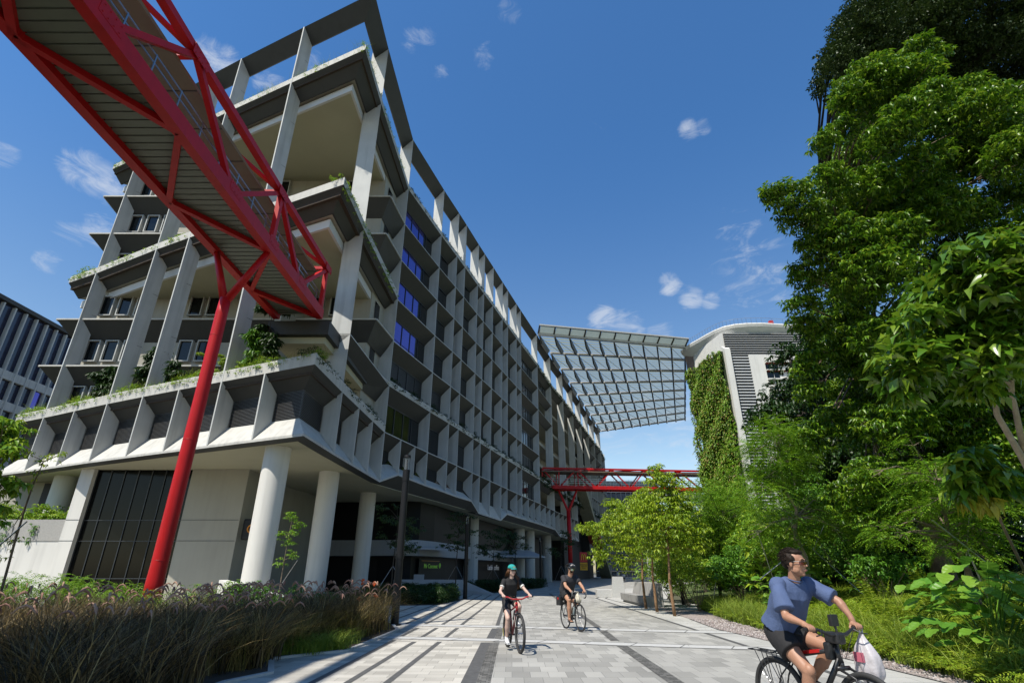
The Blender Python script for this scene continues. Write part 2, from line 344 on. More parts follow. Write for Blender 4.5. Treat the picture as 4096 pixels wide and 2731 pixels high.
wob([(2.5,2),(2.5,13.9)],.24,b,.005); wob([(2.52,14.7),(2.6,17.3)],.22,b,.005); wob([(2.62,18.1),(2.9,45)],.2,b,.005)
struct(b,'cobble_band',P_C)
# the two drain channels across the path: pale band between thin dark lines
b=MB(); c=MB()
def cl(a,y0): return (a, y0-.31*(a+.3)*1.0)
for y0,wd,sg in ((18.3,.62,1),(14.85,.55,1)):
    pts=[(-4.6,y0+.9),(-.3,y0),(4.0,y0-1.18),(7.2,y0-1.9)]
    wob(pts,wd,b,.006)
    for s in (-1,1): wob([(x,y+s*wd/2) for x,y in pts],.028,c,.0085)
    for i in range(9):
        x=-3.5+i*1.05; y=np.interp(x,[p[0] for p in pts],[p[1] for p in pts]); wob([(x-.12,y-wd/2),(x+.16,y+wd/2)],.02,c,.0085)
struct(b,'channel_band',M['gran']); struct(c,'channel_joint',M['stripe'])
# gravel verge and soil beds
b=MB(); sheet(b,[(6.0,17.6),(6.25,14.6),(6.45,12),(6.62,9),(6.7,-4),(7.6,-4),(7.5,14),(7.4,19),(8.2,26),(6.6,28),(6.35,21)],.010); 
struct(b,'gravel_strip',mat('pink_grey_gravel',(.36,.31,.29),.9,.55,38,.9,45))
b=MB(); wob([(6.33,21.2),(6.12,18.9),(6.0,17.4),(6.35,14.2),(6.6,9),(6.7,-4)],.03,b,.012); struct(b,'steel_edging',M['stripe'])
# right bank: terrain rising away from the path
def bank_z(x,y):
    e=np.interp(y,[-5,9,16,20,26,30,60,120],[6.9,6.9,7.15,7.3,8.3,9.5,16,40])
    t=np.maximum(x-e,0); near=np.clip((24-y)/14,0,1)
    return np.minimum(.02+t*.10+np.minimum(t,6)*.09*near,1.9)+.04*np.sin(x*1.7+y*.9)*np.clip(t,0,1)
xs=np.linspace(6.5,75,80); ys=np.linspace(-5,118,110); b=MB(); 
for y in ys:
    for x in xs:
        e=float(np.interp(y,[-5,9,16,20,26,30,60,120],[6.9,6.9,7.15,7.3,8.3,9.5,16,40]))
        X=e-.1+(x-6.5); b.v.append((X,y,float(bank_z(X,y)) if x>6.6 else -.03))
nx=len(xs)
for j in range(len(ys)-1):
    for i in range(nx-1): b.f.append((j*nx+i,j*nx+i+1,(j+1)*nx+i+1,(j+1)*nx+i)); b.mi.append(0)
struct(b,'terrain',mat('grassy_earth',(.075,.11,.02),.95,.45,1.5,.6,12),smooth=True)
# left planting bed and the shaded bed beyond the first lamp
BED1=[(-40,-6),(-4.75,-6),(-4.55,6),(-4.35,9.4),(-4.0,10.2),(-4.64,11.75),(-4.24,12.2),(-3.5,12.9),(-3.3,17.2),(-3.95,19.5),(-6.5,21.5),(-12.5,22.2),(-40,31)]
b=MB(); b.prism(BED1,-.05,.03); struct(b,'soil_bed',M['soil'])
BED2=[(-9.6,29.6),(-5.5,29.3),(-3.7,30),(-3.1,34.6),(-4.2,42),(-9.2,41)]
b=MB(); b.prism(BED2,-.05,.03); struct(b,'soil_bed',M['soil'])
# ------------------------------------------------------------------ main building
E_=(-33.4,34.6); L4=(-30.3,33.2); L3=(-24.0,30.1); L2=(-21.0,28.72); L1=(-15.2,26.12); A_=(-9.45,23.58)
F=[None,(-9.4,27.88),(-9.11,37.1),(-7.07,44.1),(-5.86,47.93),(-5.19,50.14),(-4.02,54.09),(-3.39,56.15),(-2.41,59.33),(-1.27,63.17),(-.57,65.45),(.65,69.48),(1.33,71.65),(4.16,80.66),(7.04,90.8),(10.05,99.86),(13.04,109.54),(15.92,119.18),(18.9,128.94),(21.66,137.8),(24.83,147.41),(27.82,159.31)]
PATH=[E_,L4,L3,L2,L1,A_]+F[1:]
IA=5
def off(path,d,i):
    p=Vector(path[i])
    def nrm(a,b):
        t=(Vector(b)-Vector(a)).normalized(); return Vector((-t.y,t.x))
    n0=nrm(path[i-1],path[i]) if i>0 else None; n1=nrm(path[i],path[i+1]) if i<len(path)-1 else None
    if n0 is None: n=n1
    elif n1 is None: n=n0
    else:
        n=(n0+n1); n=n/ max(n.length_squared/2,.25)
    q=p+n*d; return (q.x,q.y)
def offs(d,i0=0,i1=None,path=PATH):
    i1=len(path)-1 if i1 is None else i1
    return [off(path,d,i) for i in range(i0,i1+1)]
def sweep(b,prof,i0,i1,path=PATH,mi=0,close=True,zf=None,cap=True):
    """prof: list of (d,z); swept along path"""
    n=len(prof); base=len(b.v); K=i1-i0+1
    for i in range(i0,i1+1):
        for d,z in prof:
            x,y=off(path,d,i); zz=z if zf is None else zf(i,d,z); b.v.append((x,y,zz))
    m=n if close else n-1
    for i in range(K-1):
        for j in range(m):
            a=base+i*n+j; c=base+i*n+(j+1)%n; b.f.append((a,c,c+n,a+n)); b.mi.append(mi)
    if cap and close:
        b.f.append(tuple(base+j for j in range(n-1,-1,-1))); b.mi.append(mi); e=base+(K-1)*n; b.f.append(tuple(e+j for j in range(n))); b.mi.append(mi)
BL=thing('office_building','long grey concrete office block with deep egg-crate fins, planted terraces and open roof frame','building',(-9.45,30,0))
D_=.92
def spandrel(z,i0,i1,par=BL,lip=0.,h=.88,thick=.3):
    b=MB(); sweep(b,[(.003,z),(D_,z-h),(D_+.1,z-h),(D_+.1,z-.02),(.1,z-.02)],i0,i1); o=b.build('spandrel',M['dark'],par)
    if lip:
        b=MB(); sweep(b,[(0,z),(.0,z+lip-.04),(.04,z+lip),(.24,z+lip),(.24,z)],i0,i1); b.build('parapet',M['conc'],par)
    else:
        b=MB(); sweep(b,[(0,z),(.0,z+.07),(D_,z+.07),(D_,z)],i0,i1); b.build('ledge',M['fin'],par)
    return o
i2=PATH.index(F[2]); i3=i2+1; i13=PATH.index(F[13]); iN=len(PATH)-1; i1_=IA+1
def ix(n): return IA+n
LV={1:7.3,2:10.65,3:14.15,4:17.75,5:21.35,6:25.0,7:28.6,8:32.4,9:38.0}
# roof frame beam: sloped dark face, thin top
b=MB(); sweep(b,[(0,38.0),(.05,38.04),(1.0,38.02),(1.0,37.1),(.9,37.05)],0,ix(20)); b.build('roof_frame',M['dark'],BL)
spandrel(32.35,0,ix(21),lip=.5)
spandrel(21.45,0,ix(2),lip=.55)
spandrel(10.65,0,ix(2),lip=.62)
for z in (28.6,25.0): spandrel(z,ix(2),ix(14))
spandrel(21.35,ix(2),ix(13)); spandrel(17.75,ix(2),ix(13))
spandrel(14.15,ix(1),ix(1)+1,lip=0)
spandrel(14.15,ix(2),ix(21),lip=.5)
spandrel(10.65,ix(2),ix(16))
for z in (28.6,25.0,21.35,17.75,10.65): spandrel(z,ix(18) if z<20 else ix(18),ix(21))
# base band: light sloping sill, then dark fascia folding up to the soffit
SUB={}
def lerp(a,c,t): return (a[0]+(c[0]-a[0])*t,a[1]+(c[1]-a[1])*t)
S1=(-12.4,24.88); S2=(-18.2,27.45); S3=(-27.1,31.63)
BP=[E_,L4,S3,L3,L2,S2,L1,S1,A_,F[1],lerp(F[1],F[2],.34),lerp(F[1],F[2],.67),F[2],lerp(F[2],F[3],.35),lerp(F[2],F[3],.68)]+F[3:13]
for k in range(12,16): 
    for t in (.33,.66,1): BP.append(lerp(F[k],F[k+1],t))
lipz={}
for i,p in enumerate(BP):
    j=i-12   # 0 = F2
    if j<1: z=7.3
    elif j<=6: z=[7.3,8.15,8.1,8.05,8.0,7.95,8.0][j]
    elif j<=9: z=[7.05,7.0,6.95][j-7]
    elif j<=18: z=7.85
    else: z=7.0
    lipz[i]=z
fz=lambda i,d,z: {0:lipz[i],1:8.5,2:lipz[i]-.1,3:7.12}.get(int(round((z-int(z))*100)) ,z)
# encode z classes by tiny fractions
cls=lambda k: 100+k/100.
def zf(i,d,z):
    if z>=99.99:
        k=int(round((z-100)*100)); return {0:lipz[i],1:max(8.4,lipz[i]+.75),2:lipz[i]-.12,3:7.14}[k]
    return z
NB=len(BP)-1
b=MB(); sweep(b,[(0,cls(0)),(D_,cls(1)),(D_+.12,cls(1)),(.3,cls(2)),(0,cls(2))],0,NB,path=BP,zf=zf); b.build('sill_band',M['conc'],BL)
b=MB(); sweep(b,[(.003,cls(2)),(.3,cls(2)),(1.3,cls(3)),(.62,cls(3))],0,NB,path=BP,zf=zf); b.build('fascia',M['dark'],BL)
# base band panels between short fins: louvres on the garden side, dark glass on the path side
for i in range(NB):
    a=off(BP,D_+.02,i); c=off(BP,D_+.02,i+1)
    if i<=10:
        b=MB(); b.hexa([(a[0],a[1],8.35),(c[0],c[1],8.35),(c[0]-.03,c[1]+.06,8.35),(a[0]-.03,a[1]+.06,8.35)],[(a[0],a[1],9.85),(c[0],c[1],9.85),(c[0]-.03,c[1]+.06,9.85),(a[0]-.03,a[1]+.06,9.85)])
        lp=b.build('louvre_panel',M['void'],BL)
        b=MB(); a2=off(BP,D_-.06,i); c2=off(BP,D_-.06,i+1); t=(Vector(c2)-Vector(a2)).normalized(); n=Vector((-t.y,t.x))
        if i in (7,8): pass
        for k in range(19):
            z=8.42+k*.075; 
            b.hexa([(a2[0],a2[1],z),(c2[0],c2[1],z),(c2[0]+n.x*.06,c2[1]+n.y*.06,z+.03),(a2[0]+n.x*.06,a2[1]+n.y*.06,z+.03)],
                   [(a2[0],a2[1],z+.022),(c2[0],c2[1],z+.022),(c2[0]+n.x*.06,c2[1]+n.y*.06,z+.052),(a2[0]+n.x*.06,a2[1]+n.y*.06,z+.052)])
        b.build('louvre_blade',M['louvre'],lp)
    else:
        b=MB(); b.hexa([(a[0],a[1],lipz[i]+.7),(c[0],c[1],lipz[i+1]+.7),(c[0]-.05,c[1],lipz[i+1]+.7),(a[0]-.05,a[1],lipz[i]+.7)],[(a[0],a[1],9.9),(c[0],c[1],9.9),(c[0]-.05,c[1],9.9),(a[0]-.05,a[1],9.9)])
        b.build('window',M['dglass'],BL)
def fin(path,i,z0,z1,d=None,th=.07,foot=False,deep=0,par=BL,mt='fin'):
    d=d or D_; p=Vector(path[i]); q=Vector(off(path,d,i)); dr=(q-p).normalized(); q=p+dr*d
    s=Vector((-dr.y,dr.x))*th/2; p2=p-dr*.012
    lo=(z0,z0+ (1.05 if foot else 0)); s=s
    b=MB()
    b.hexa([(p2.x+s.x*.8,p2.y+s.y*.8,lo[0]),(q.x+s.x*1.4,q.y+s.y*1.4,lo[1]),(q.x-s.x*1.4,q.y-s.y*1.4,lo[1]),(p2.x-s.x*.8,p2.y-s.y*.8,lo[0])],
           [(p2.x+s.x*.8,p2.y+s.y*.8,z1),(q.x+s.x*1.4,q.y+s.y*1.4,z1),(q.x-s.x*1.4,q.y-s.y*1.4,z1),(p2.x-s.x*.8,p2.y-s.y*.8,z1)])
    o=b.build('fin',M[mt],par)
    # panel joints as fine recessed lines
    return o
for i in range(1,NB+1):
    p=BP[i]
    if p in (A_,): continue
    fin(BP,i,lipz[i]+.02,10.64,foot=True,th=.11)
for p in (L4,L3,L2,L1):
    fin(PATH,PATH.index(p),10.6,38.01,th=.13)
# second fin from corner: folded column
def fold(i,z0,z1,k=1.0):
    p=Vector(PATH[i]); q=Vector(off(PATH,1.15,i)); b=MB()
    r=q+Vector((-.28,.62))*k; s=p+Vector((-.25,.75))*k
    b.prism([(p.x,p.y),(s.x,s.y),(r.x,r.y),(q.x,q.y)],z0,z1); b.build('fin',M['fin'],BL)
fold(ix(1),10.6,37.99); 
for n in range(2,14): fin(PATH,ix(n),10.6,37.99,d=.97 if n!=2 else 1.1,th=.09)
for n in range(14,22): fin(PATH,ix(n),10.6 if n<=16 or n>=19 else 14.2,37.99 if n<21 else 34,d=1.2,th=.3)
# roof fins: wide inner return so the sun catches them
for n in range(2,13):
    p=Vector(PATH[ix(n)]); q=Vector(off(PATH,.97,ix(n))); t=(Vector(PATH[ix(n)+1])-Vector(PATH[ix(n)])).normalized()
    b=MB(); r=q+t*.5; b.prism([(q.x,q.y),(r.x,r.y),(r.x-.06,r.y+.02),(q.x-.06,q.y+.02)],32.8,37.06); b.build('fin_return',M['fin'],BL)
# far cells subdivided
for k in range(18,21):
    for t in (.33,.66):
        pp=[F[k],lerp(F[k],F[k+1],t),F[k+1]]; fin(pp,1,6.6,26,d=.95)
    pp=[F[k],lerp(F[k],F[k+1],.5),F[k+1]]
b=MB(); sweep(b,[(0,6.4),(.9,7.3),(1.2,7.3),(1.2,5.6),(.4,5.7)],ix(18),ix(21)); b.build('sill_band',M['fin'],BL)
# windows in every cell from fin 2 on
def cell_window(k,z,zt,m,mull=1,rail=True):
    a=Vector(off(PATH,D_+.03,ix(k))); c=Vector(off(PATH,D_+.03,ix(k)+1)); t=(c-a).normalized(); n=Vector((-t.y,t.x)); L=(c-a).length
    b=MB(); b.hexa([(a.x,a.y,z),(c.x,c.y,z),(c.x+n.x*.05,c.y+n.y*.05,z),(a.x+n.x*.05,a.y+n.y*.05,z)],[(a.x,a.y,zt),(c.x,c.y,zt),(c.x+n.x*.05,c.y+n.y*.05,zt),(a.x+n.x*.05,a.y+n.y*.05,zt)])
    o=b.build('window',m,BL); b=MB()
    for j in range(mull+1):
        p=a+t*(L*j/mull); b.bar((p.x-n.x*.03,p.y-n.y*.03,z),(p.x-n.x*.03,p.y-n.y*.03,zt),.05,.05,up=(n.x,n.y,0))
    for zz in (z+.05,zt-.05): b.bar((a.x-n.x*.03,a.y-n.y*.03,zz),(c.x-n.x*.03,c.y-n.y*.03,zz),.05,.06)
    if rail:
        p=a+t*.1; q=a+t*.55
        for zz in (z+.55,z+.95,z+.25): b.bar((p.x-n.x*.25,p.y-n.y*.25,zz),(q.x-n.x*.25,q.y-n.y*.25,zz),.02,.02)
        b.bar((q.x-n.x*.25,q.y-n.y*.25,z),(q.x-n.x*.25,q.y-n.y*.25,z+.95),.02,.02)
    b.build('frame',M['frame'],o)
    if m is M['tint']:
        p=a+t*(L*.74); b=MB(); b.poly([(p.x-n.x*.012,p.y-n.y*.012,z),(c.x-n.x*.012,c.y-n.y*.012,z),(c.x-n.x*.012,c.y-n.y*.012,zt),(p.x-n.x*.012,p.y-n.y*.012,zt)]); b.build('dark_pane',M['dglass'],o)
        p=a+t*.03; q=a+t*(L*.74); b=MB(); b.bar((p.x-n.x*.02,p.y-n.y*.02,z+.95),(q.x-n.x*.02,q.y-n.y*.02,z+.95),.02,.03); b.build('transom',M['frame'],o)
    return o
def joints(path,i,d,zs,th,side=-1):
    p=Vector(path[i]); q=Vector(off(path,d,i)); dr=(q-p).normalized(); s=Vector((-dr.y,dr.x))
    for z in zs:
        for sg in (side,):
            b=MB()
            a=p+s*sg*(th*.25+.003); c=p+dr*d*.97+s*sg*(th+.003); b.add([(a.x,a.y,z),(c.x,c.y,z),(c.x,c.y,z+.022),(a.x,a.y,z+.022)],[(0,1,2,3)]); b.build('panel_joint',M['frame'],BL)
for p_ in (L4,L3,L2,L1): joints(PATH,PATH.index(p_),D_,(14.6,18.3,25.6,29.3,35.2),.10,-1)
for n_ in range(2,10): joints(PATH,ix(n_),.97,(12.4,16.0,19.6,23.2,26.8,30.4,35.2),.09)
for k in range(2,14):
    Lk_=(Vector(F[k+1])-Vector(F[k])).length
    for z0,z1 in ((28.6,32.4),(25.0,28.6),(21.35,25.0),(17.75,21.35),(14.15,17.75),(10.65,14.15)):
        if k==13 and z0<28: continue
        if z0 in(14.15,) and k>=2: m=M['void']; 
        elif k==2 and z0>15: m=M['tint']
        elif k in (12,13): m=M['dglass'] 
        else: m=M['dglass']
        cell_window(k,z0+.08,z1-.86,m,mull=max(1,int(Lk_/1.25)) if k in(2,12,13) else 2)
for k in range(18,21):
    for z0,z1 in ((28.6,32.4),(25.0,28.6),(21.35,25.0),(17.75,21.35),(14.15,17.75),(10.65,14.15),(7.3,10.65)): cell_window(k,z0+.08,z1-.86,M['dglass'],mull=3,rail=False)
# body behind the facade (dark core), terrace block, ceilings
def poly_off(d,i0,i1): return [off(PATH,d,i) for i in range(i0,i1+1)]
def core(name,d,i0,i1,z0,z1,m,back=22,par=BL):
    f=poly_off(d,i0,i1); pts=f+[(p[0]-back,p[1]+.3*back) for p in reversed(f)]
    b=MB(); b.prism(pts,z0,z1); return b.build(name,m,par)
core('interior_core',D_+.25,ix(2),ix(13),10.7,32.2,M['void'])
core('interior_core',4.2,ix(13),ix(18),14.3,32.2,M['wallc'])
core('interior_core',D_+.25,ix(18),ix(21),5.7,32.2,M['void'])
core('roof_slab',1.6,ix(2),ix(21),32.25,32.6,M['conc'],back=20)
for z in (17.75,21.35,25.0,28.6,14.15):
    b=MB(); sweep(b,[(1.3,z-.5),(1.3,z),(4.3,z),(4.3,z-.5)],ix(13),ix(18)); b.build('floor_slab',M['wallc'],BL)
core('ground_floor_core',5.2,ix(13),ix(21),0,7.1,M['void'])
# terrace block (rotated grid: faces the camera)
blk=[(-31.0,34.35),(-10.35,34.35),(-10.05,37.6),(-14,52),(-34,52)]
b=MB(); b.prism(blk,7.2,32.0); b.build('terrace_block',M['wallc'],BL)
# angled niche wall seen behind the mast
b=MB(); b.prism([(-17.2,34.3),(-15.8,31.6),(-15.4,31.6),(-15.1,34.3)],11.0,20.4); b.build('pier',M['wallc'],BL)
for z in (28.45,24.95,17.75,14.25):
    pth=[(-33.3,40),(-32.0,33.35),(-9.55,33.35),(-9.12,36.9)]
    # polygonal path around the block: outer top edge, sloping in to the wall
    inn=[(-31.0,40),(-31.0,34.34),(-10.3,34.34),(-10.0,37.3)]
    b=MB(); n=4
    for (x,y),(u,v_) in zip(pth,inn): b.v+= [(x,y,z),(u,v_,z-1.3),(u,v_,z)]
    for i in range(n-1):
        a=i*3; b.f+=[(a,a+3,a+4,a+1),(a,a+2,a+5,a+3)]; b.mi+=[0,0]
    b.build('spandrel',M['dark'],BL)
    b=MB()
    for i in range(n-1): b.bar((*pth[i],z+.05),(*pth[i+1],z+.05),.14,.1)
    b.build('ledge',M['conc'],BL)
# windows on the terrace block
for z in (29.2,25.75,22.2,18.55,15.0,11.6):
    for x0 in (-29.9,-28.6,-27.3,-23.4,-22.1,-18.9,-14.6,-13.2):
        if z<20 and x0 in (-18.9,): continue
        b=MB(); b.box(x0,x0+.82,34.2,34.33,z,z+1.45); o=b.build('window',M['dglass'] if (x0<-29 and z>20) else M['dglass'],BL)
        b=MB()
        for q in ((x0-.07,x0,z-.07,z+1.52),(x0+.82,x0+.89,z-.07,z+1.52)): b.box(q[0],q[1],34.05,34.32,q[2],q[3])
        b.box(x0,x0+.82,34.05,34.32,z-.07,z-.005); b.box(x0,x0+.82,34.05,34.32,z+1.455,z+1.52); b.build('frame',M['fin'],o)
# windows on the block's short return seen between fins 1 and 2
for z in (29.3,25.8,18.6,15.1):
    b=MB(); b.poly([(-10.24,35.1,z),(-10.16,36.1,z),(-10.16,36.1,z+1.6),(-10.24,35.1,z+1.6)]); b.build('window',M['dglass'],BL)
# ceilings of the two tall terraces
def ceiling(z,th=.55,d=1.25):
    f=[off(PATH,d,i) for i in range(0,ix(2)+1)]
    pts=f+[(-10.05,37.5),(-31,36.5)]
    b=MB(); b.prism(pts,z,z+th); o=b.build('terrace_ceiling',M['ceil'],BL)
    b=MB(); sweep(b,[(d-.02,z-.02),(d-.02,z+th),(d+.14,z+th-.02),(d+.14,z-.02)],0,ix(2)); b.build('ceiling_edge',M['edge'],BL)
ceiling(30.9); ceiling(19.95)
core2=[off(PATH,1.05,i) for i in range(0,ix(2)+1)]
for z in (31.6,20.6,9.95):
    b=MB(); b.prism(core2+[(-10.05,37.5),(-31,36.5)],z,z+.2); b.build('terrace_slab',M['wallc'],BL)
for z in (32.0,21.0,10.3):
    b=MB(); f=[off(PATH,.24,i) for i in range(0,ix(2)+1)]; g=[off(PATH,1.9,i) for i in range(ix(2),-1,-1)]; b.prism(f+g,z,z+.55); b.build('planter_soil',M['soil'],BL)
# soffit over the undercroft and columns
b=MB(); sof=[off(BP,.6,i) for i in range(0,NB+1)]; b.prism(sof+[(-30,115),(-40,45)],7.13,7.2); b.build('soffit',M['ceil'],BL)
for i,(x,y) in enumerate([(-11.5,25.9),(-11.2,32.9),(-11.15,42.2),(-28.6,34.5),(-4.5,62),(1.0,79.5),(2.6,84.5),(5.8,95)]):
    b=MB(); r=.6 if i<3 else .62 if i==3 else .8
    b.tube([(x,y,0),(x,y,7.13)],r,40,cap=False); b.build('column',M['white'] if i<4 else M['fin'],BL,smooth=True)
# undercroft walls (facing the camera)
Yw=31.75
def wallbox(name,m,x0,x1,y0,y1,z0,z1): b=MB(); b.box(x0,x1,y0,y1,z0,z1); return b.build(name,m,BL)
wallbox('pilaster',M['white'],-25.5,-24.73,Yw-.1,Yw+3,0,7.12)
M['glassb']=mat('black_glass_wall',(.003,.004,.004),.12,.1,1,spec=.18)
gw=wallbox('glass_wall',M['glassb'],-24.73,-18.96,Yw+.25,Yw+.35,0,7.12)
b=MB()
for k in range(8): x=-24.7+k*.815; b.box(x-.022,x+.022,Yw+.19,Yw+.25,0,7.12)
for z in (1.2,3.14,4.26): b.box(-24.73,-18.96,Yw+.2,Yw+.252,z-.02,z+.02)
b.build('mullion',M['podw'] if 0 else M['frame'],gw)
wl=wallbox('wall_panel',M['wallc'],-18.96,-15.65,Yw,Yw+.4,0,7.12)
b=MB(); b.prism([(-15.65,Yw),(-15.6,Yw),(-16.1,38.4),(-16.2,38.4)],0,7.12); b.build('wall_panel',M['wallc'],BL)
b=MB(); b.prism([(-16.2,38.4),(-15.8,41.9),(-16.0,48.3),(-19,48.3),(-19,38.4)],0,7.12); b.build('wall_panel',M['wallc'],BL)
b=MB()
for z in (3.14,4.26): b.box(-18.95,-15.66,Yw-.012,Yw-.002,z-.012,z+.012); b.box(-25.49,-24.74,Yw-.112,Yw-.102,z-.012,z+.012)
b.build('joint_line',M['frame'],BL)
b=MB(); b.prism([(-36,36.5),(-25.5,36.5),(-25.5,38),(-36,38)],0,7.12); b.build('wall_panel',M['wallc'],BL)
wallbox('doorway',M['void'],-31.5,-30.3,36.4,36.49,3.5,7.0)
wallbox('pilaster',M['white'],-29.9,-29.4,35.8,36.4,0,7.12)
# plain podium behind columns with pale band
POD=[(-22,48.3),(-11.6,47.7),(-8.94,47.1),(-7.84,47.75),(-6.9,50.3),(-5.65,55.6),(-3.8,64.2),(-.5,77.5),(.3,81.5)]
def podium(name,z0,z1,d,m):
    b=MB(); f=[]
    for i,p in enumerate(POD):
        q=off(POD,d,i); f.append(q)
    b.prism(f+[(-20,90),(-26,60)],z0,z1); return b.build(name,m,BL)
podium('upper_cladding',4.0,7.11,.12,M['podd']); podium('pale_band',2.78,4.0,0,M['podw']); podium('shopfront_wall',0,2.78,.9,mat('shopfront_dark',(.012,.012,.013),.5,.3,.8,spec=.2))
for (x,y,w) in ((-12.5,46.75,2.2),(-9.6,46.35,1.2)):
    pass
# diagonal concrete strut of the far atrium
b=MB(); b.bar((12.9,107.3,18.5),(24.2,146.3,-.3),2.6,1.2,up=(.0,.0,1)); b.build('diagonal_strut',mat('strut_concrete',(.34,.33,.22),.8,.2,.5,stain=.3),BL)
core('atrium_wall',3.0,ix(16),ix(19),0,14.2,M['void'],back=3)
b=MB(); b.bar((17.6,123.5,10.7),(20.3,133,6.1),2.66,1.26,up=(0,0,1)); b.build('red_panel',mat('strut_red',(.35,.03,.02),.6,.2,1),BL)
# ------------------------------------------------------------------ footbridges
def zbar(b,p,q,w=.26,h=.26): b.bar(p,q,w,h)
def footbridge(root,P,xL,xR,y0,y1,zb,zt,Ln,Rn,Tn,verts,deckz,axis='y',end=True,roof=True):
    """truss bridge along axis; P maps (along, across, z)->world"""
    def bar(name,p,q,w=.26,h=.26,m='red',par=root):
        b=MB(); b.bar(P(*p),P(*q),w,h); return b.build(name,M[m],par)
    def bars(name,lst,m='red'):
        for p,q,w,h in lst: bar(name,p,q,w,h,m)
    # chords
    for x in (xL,xR): 
        bar('bottom_chord',(y0,x,zb+.28),(y1,x,zb+.28),.34,.56)
        bar('top_chord',(y0,x,zt-.14),(y1,x,zt-.14),.28,.28)
    # side truss
    for x in (xL,xR):
        lst=[]
        for t,bs in Tn:
            for s in bs: lst.append(((t,x,zt-.2),(s,x,zb+.4),.2,.2))
        bars('diagonal',lst)
        bars('post',[((v,x,zb+.4),(v,x,zt-.2),.2,.24) for v in verts])
    # bottom and top bracing
    for a,bb in zip(Ln,Rn): 
        bar('cross_brace',(a,xL,zb+.10),(bb,xR,zb+.10),.2,.2)
    for a,bb in zip(Ln[1:],Rn[:-1]): bar('cross_brace',(a,xL,zb+.10),(bb,xR,zb+.10),.2,.2)
    for t,_ in Tn: bar('top_tie',(t,xL,zt-.14),(t,xR,zt-.14),.18,.18)
    for (t,_),(u,_) in zip(Tn[:-1],Tn[1:]): bar('top_brace',(t,xL,zt-.14),(u,xR,zt-.14),.14,.14)
    # corrugated deck
    b=MB(); n=int((y1-y0)/.32)
    for i in range(n):
        a=y0+i*.32; p=[P(a,xL+.1,zb+.22),P(a+.27,xL+.1,zb+.22),P(a+.30,xL+.1,zb+.27),P(a+.32,xL+.1,zb+.27)]; q=[P(a,xR-.1,zb+.22),P(a+.27,xR-.1,zb+.22),P(a+.30,xR-.1,zb+.27),P(a+.32,xR-.1,zb+.27)]
        for j in range(3): b.poly([p[j],p[j+1],q[j+1],q[j]])
    b.build('deck_soffit',M['deck'],root)
    b=MB(); b.hexa([P(y0,xL+.1,zb+.3),P(y1,xL+.1,zb+.3),P(y1,xR-.1,zb+.3),P(y0,xR-.1,zb+.3)],[P(y0,xL+.1,zb+.42),P(y1,xL+.1,zb+.42),P(y1,xR-.1,zb+.42),P(y0,xR-.1,zb+.42)]); b.build('deck',M['conc'],root)
    if roof:
        b=MB(); zr=zt-.72; e=-.35
        b.hexa([P(y0,xL-e,zr),P(y1,xL-e,zr),P(y1,xR+e,zr),P(y0,xR+e,zr)],[P(y0,xL-e,zr+.14),P(y1,xL-e,zr+.14),P(y1,xR+e,zr+.14),P(y0,xR+e,zr+.14)]); b.build('roof_panel',M['roofp'],root)
        b=MB(); yy=y0
        while yy<y1:
            b.bar(P(yy,xL-e,zr-.012),P(yy,xR+e,zr-.012),.03,.02); yy+=1.7
        b.build('panel_joint',M['frame'],root)
    for x in (xL+.2,xR-.2):
        b=MB(); yy=y0+.4
        for dz in (.55,.9,1.2): b.bar(P(y0,x,zb+.42+dz),P(y1,x,zb+.42+dz),.035,.035)
        while yy<y1: b.bar(P(yy,x,zb+.42),P(yy,x,zb+1.66),.04,.05); yy+=1.3
        b.build('handrail',M['steel'],root)
B1=thing('footbridge','near red steel truss footbridge crossing overhead from upper left to the office corner','footbridge',(-11.9,19.3,0))
footbridge(B1,lambda a,c,z:(c,a,z),-12.85,-10.5,-14,25.85,14.15,17.45,[-4.1,2.6,9.3,16.0,22.75],[-.8,5.9,12.6,19.35,25.8],
    [(-7.8,[-11,-4.6]),(-1.2,[-4.4,2.3]),(5.6,[2.5,9]),(12.3,[9.2,15.8]),(19.2,[15.95,22.6]),(25.75,[22.75])],[19.3,25.7],14.5)
b=MB(); b.tube([(-11.9,19.3,0),(-11.9,19.3,1.2),(-11.9,19.3,1.9),(-11.88,19.3,11.2),(-11.86,19.3,11.9)],[.275,.275,.255,.225,.21],40); b.build('support_mast',M['red'],B1,smooth=True)
for zz,r_ in ((1.9,.256),(10.2,.231),(6.0,.243)): b=MB(); b.torus((-11.89,19.3,zz),(0,0,1),r_,.008,40,6); b.build('weld_ring',M['red'],B1)
for x in (-12.8,-10.55):
    b=MB(); b.tube([(-11.87,19.3,11.7),(x,19.35,14.25)],[.17,.12],24); b.build('mast_arm',M['red'],B1,smooth=True)
# gusset plates and bolts on the near bridge
for x in (-12.85,-10.5):
    for y,z in [(2.5,14.62),(9.15,14.62),(15.85,14.62),(19.3,14.62),(22.7,14.62),(5.6,17.2),(12.3,17.2),(19.2,17.2),(25.6,17.2)]:
        b=MB(); sg=1 if x>-11 else -1; b.box(x+sg*.172-.008,x+sg*.172+.008,y-.42,y+.42,z-.2,z+.22)
        for i in range(4):
            for j in (-.12,.12): b.ell((x+sg*.19,y-.3+i*.2,z+j),(.014,.022,.022),8,5)
        b.build('gusset_plate',M['red'],B1)
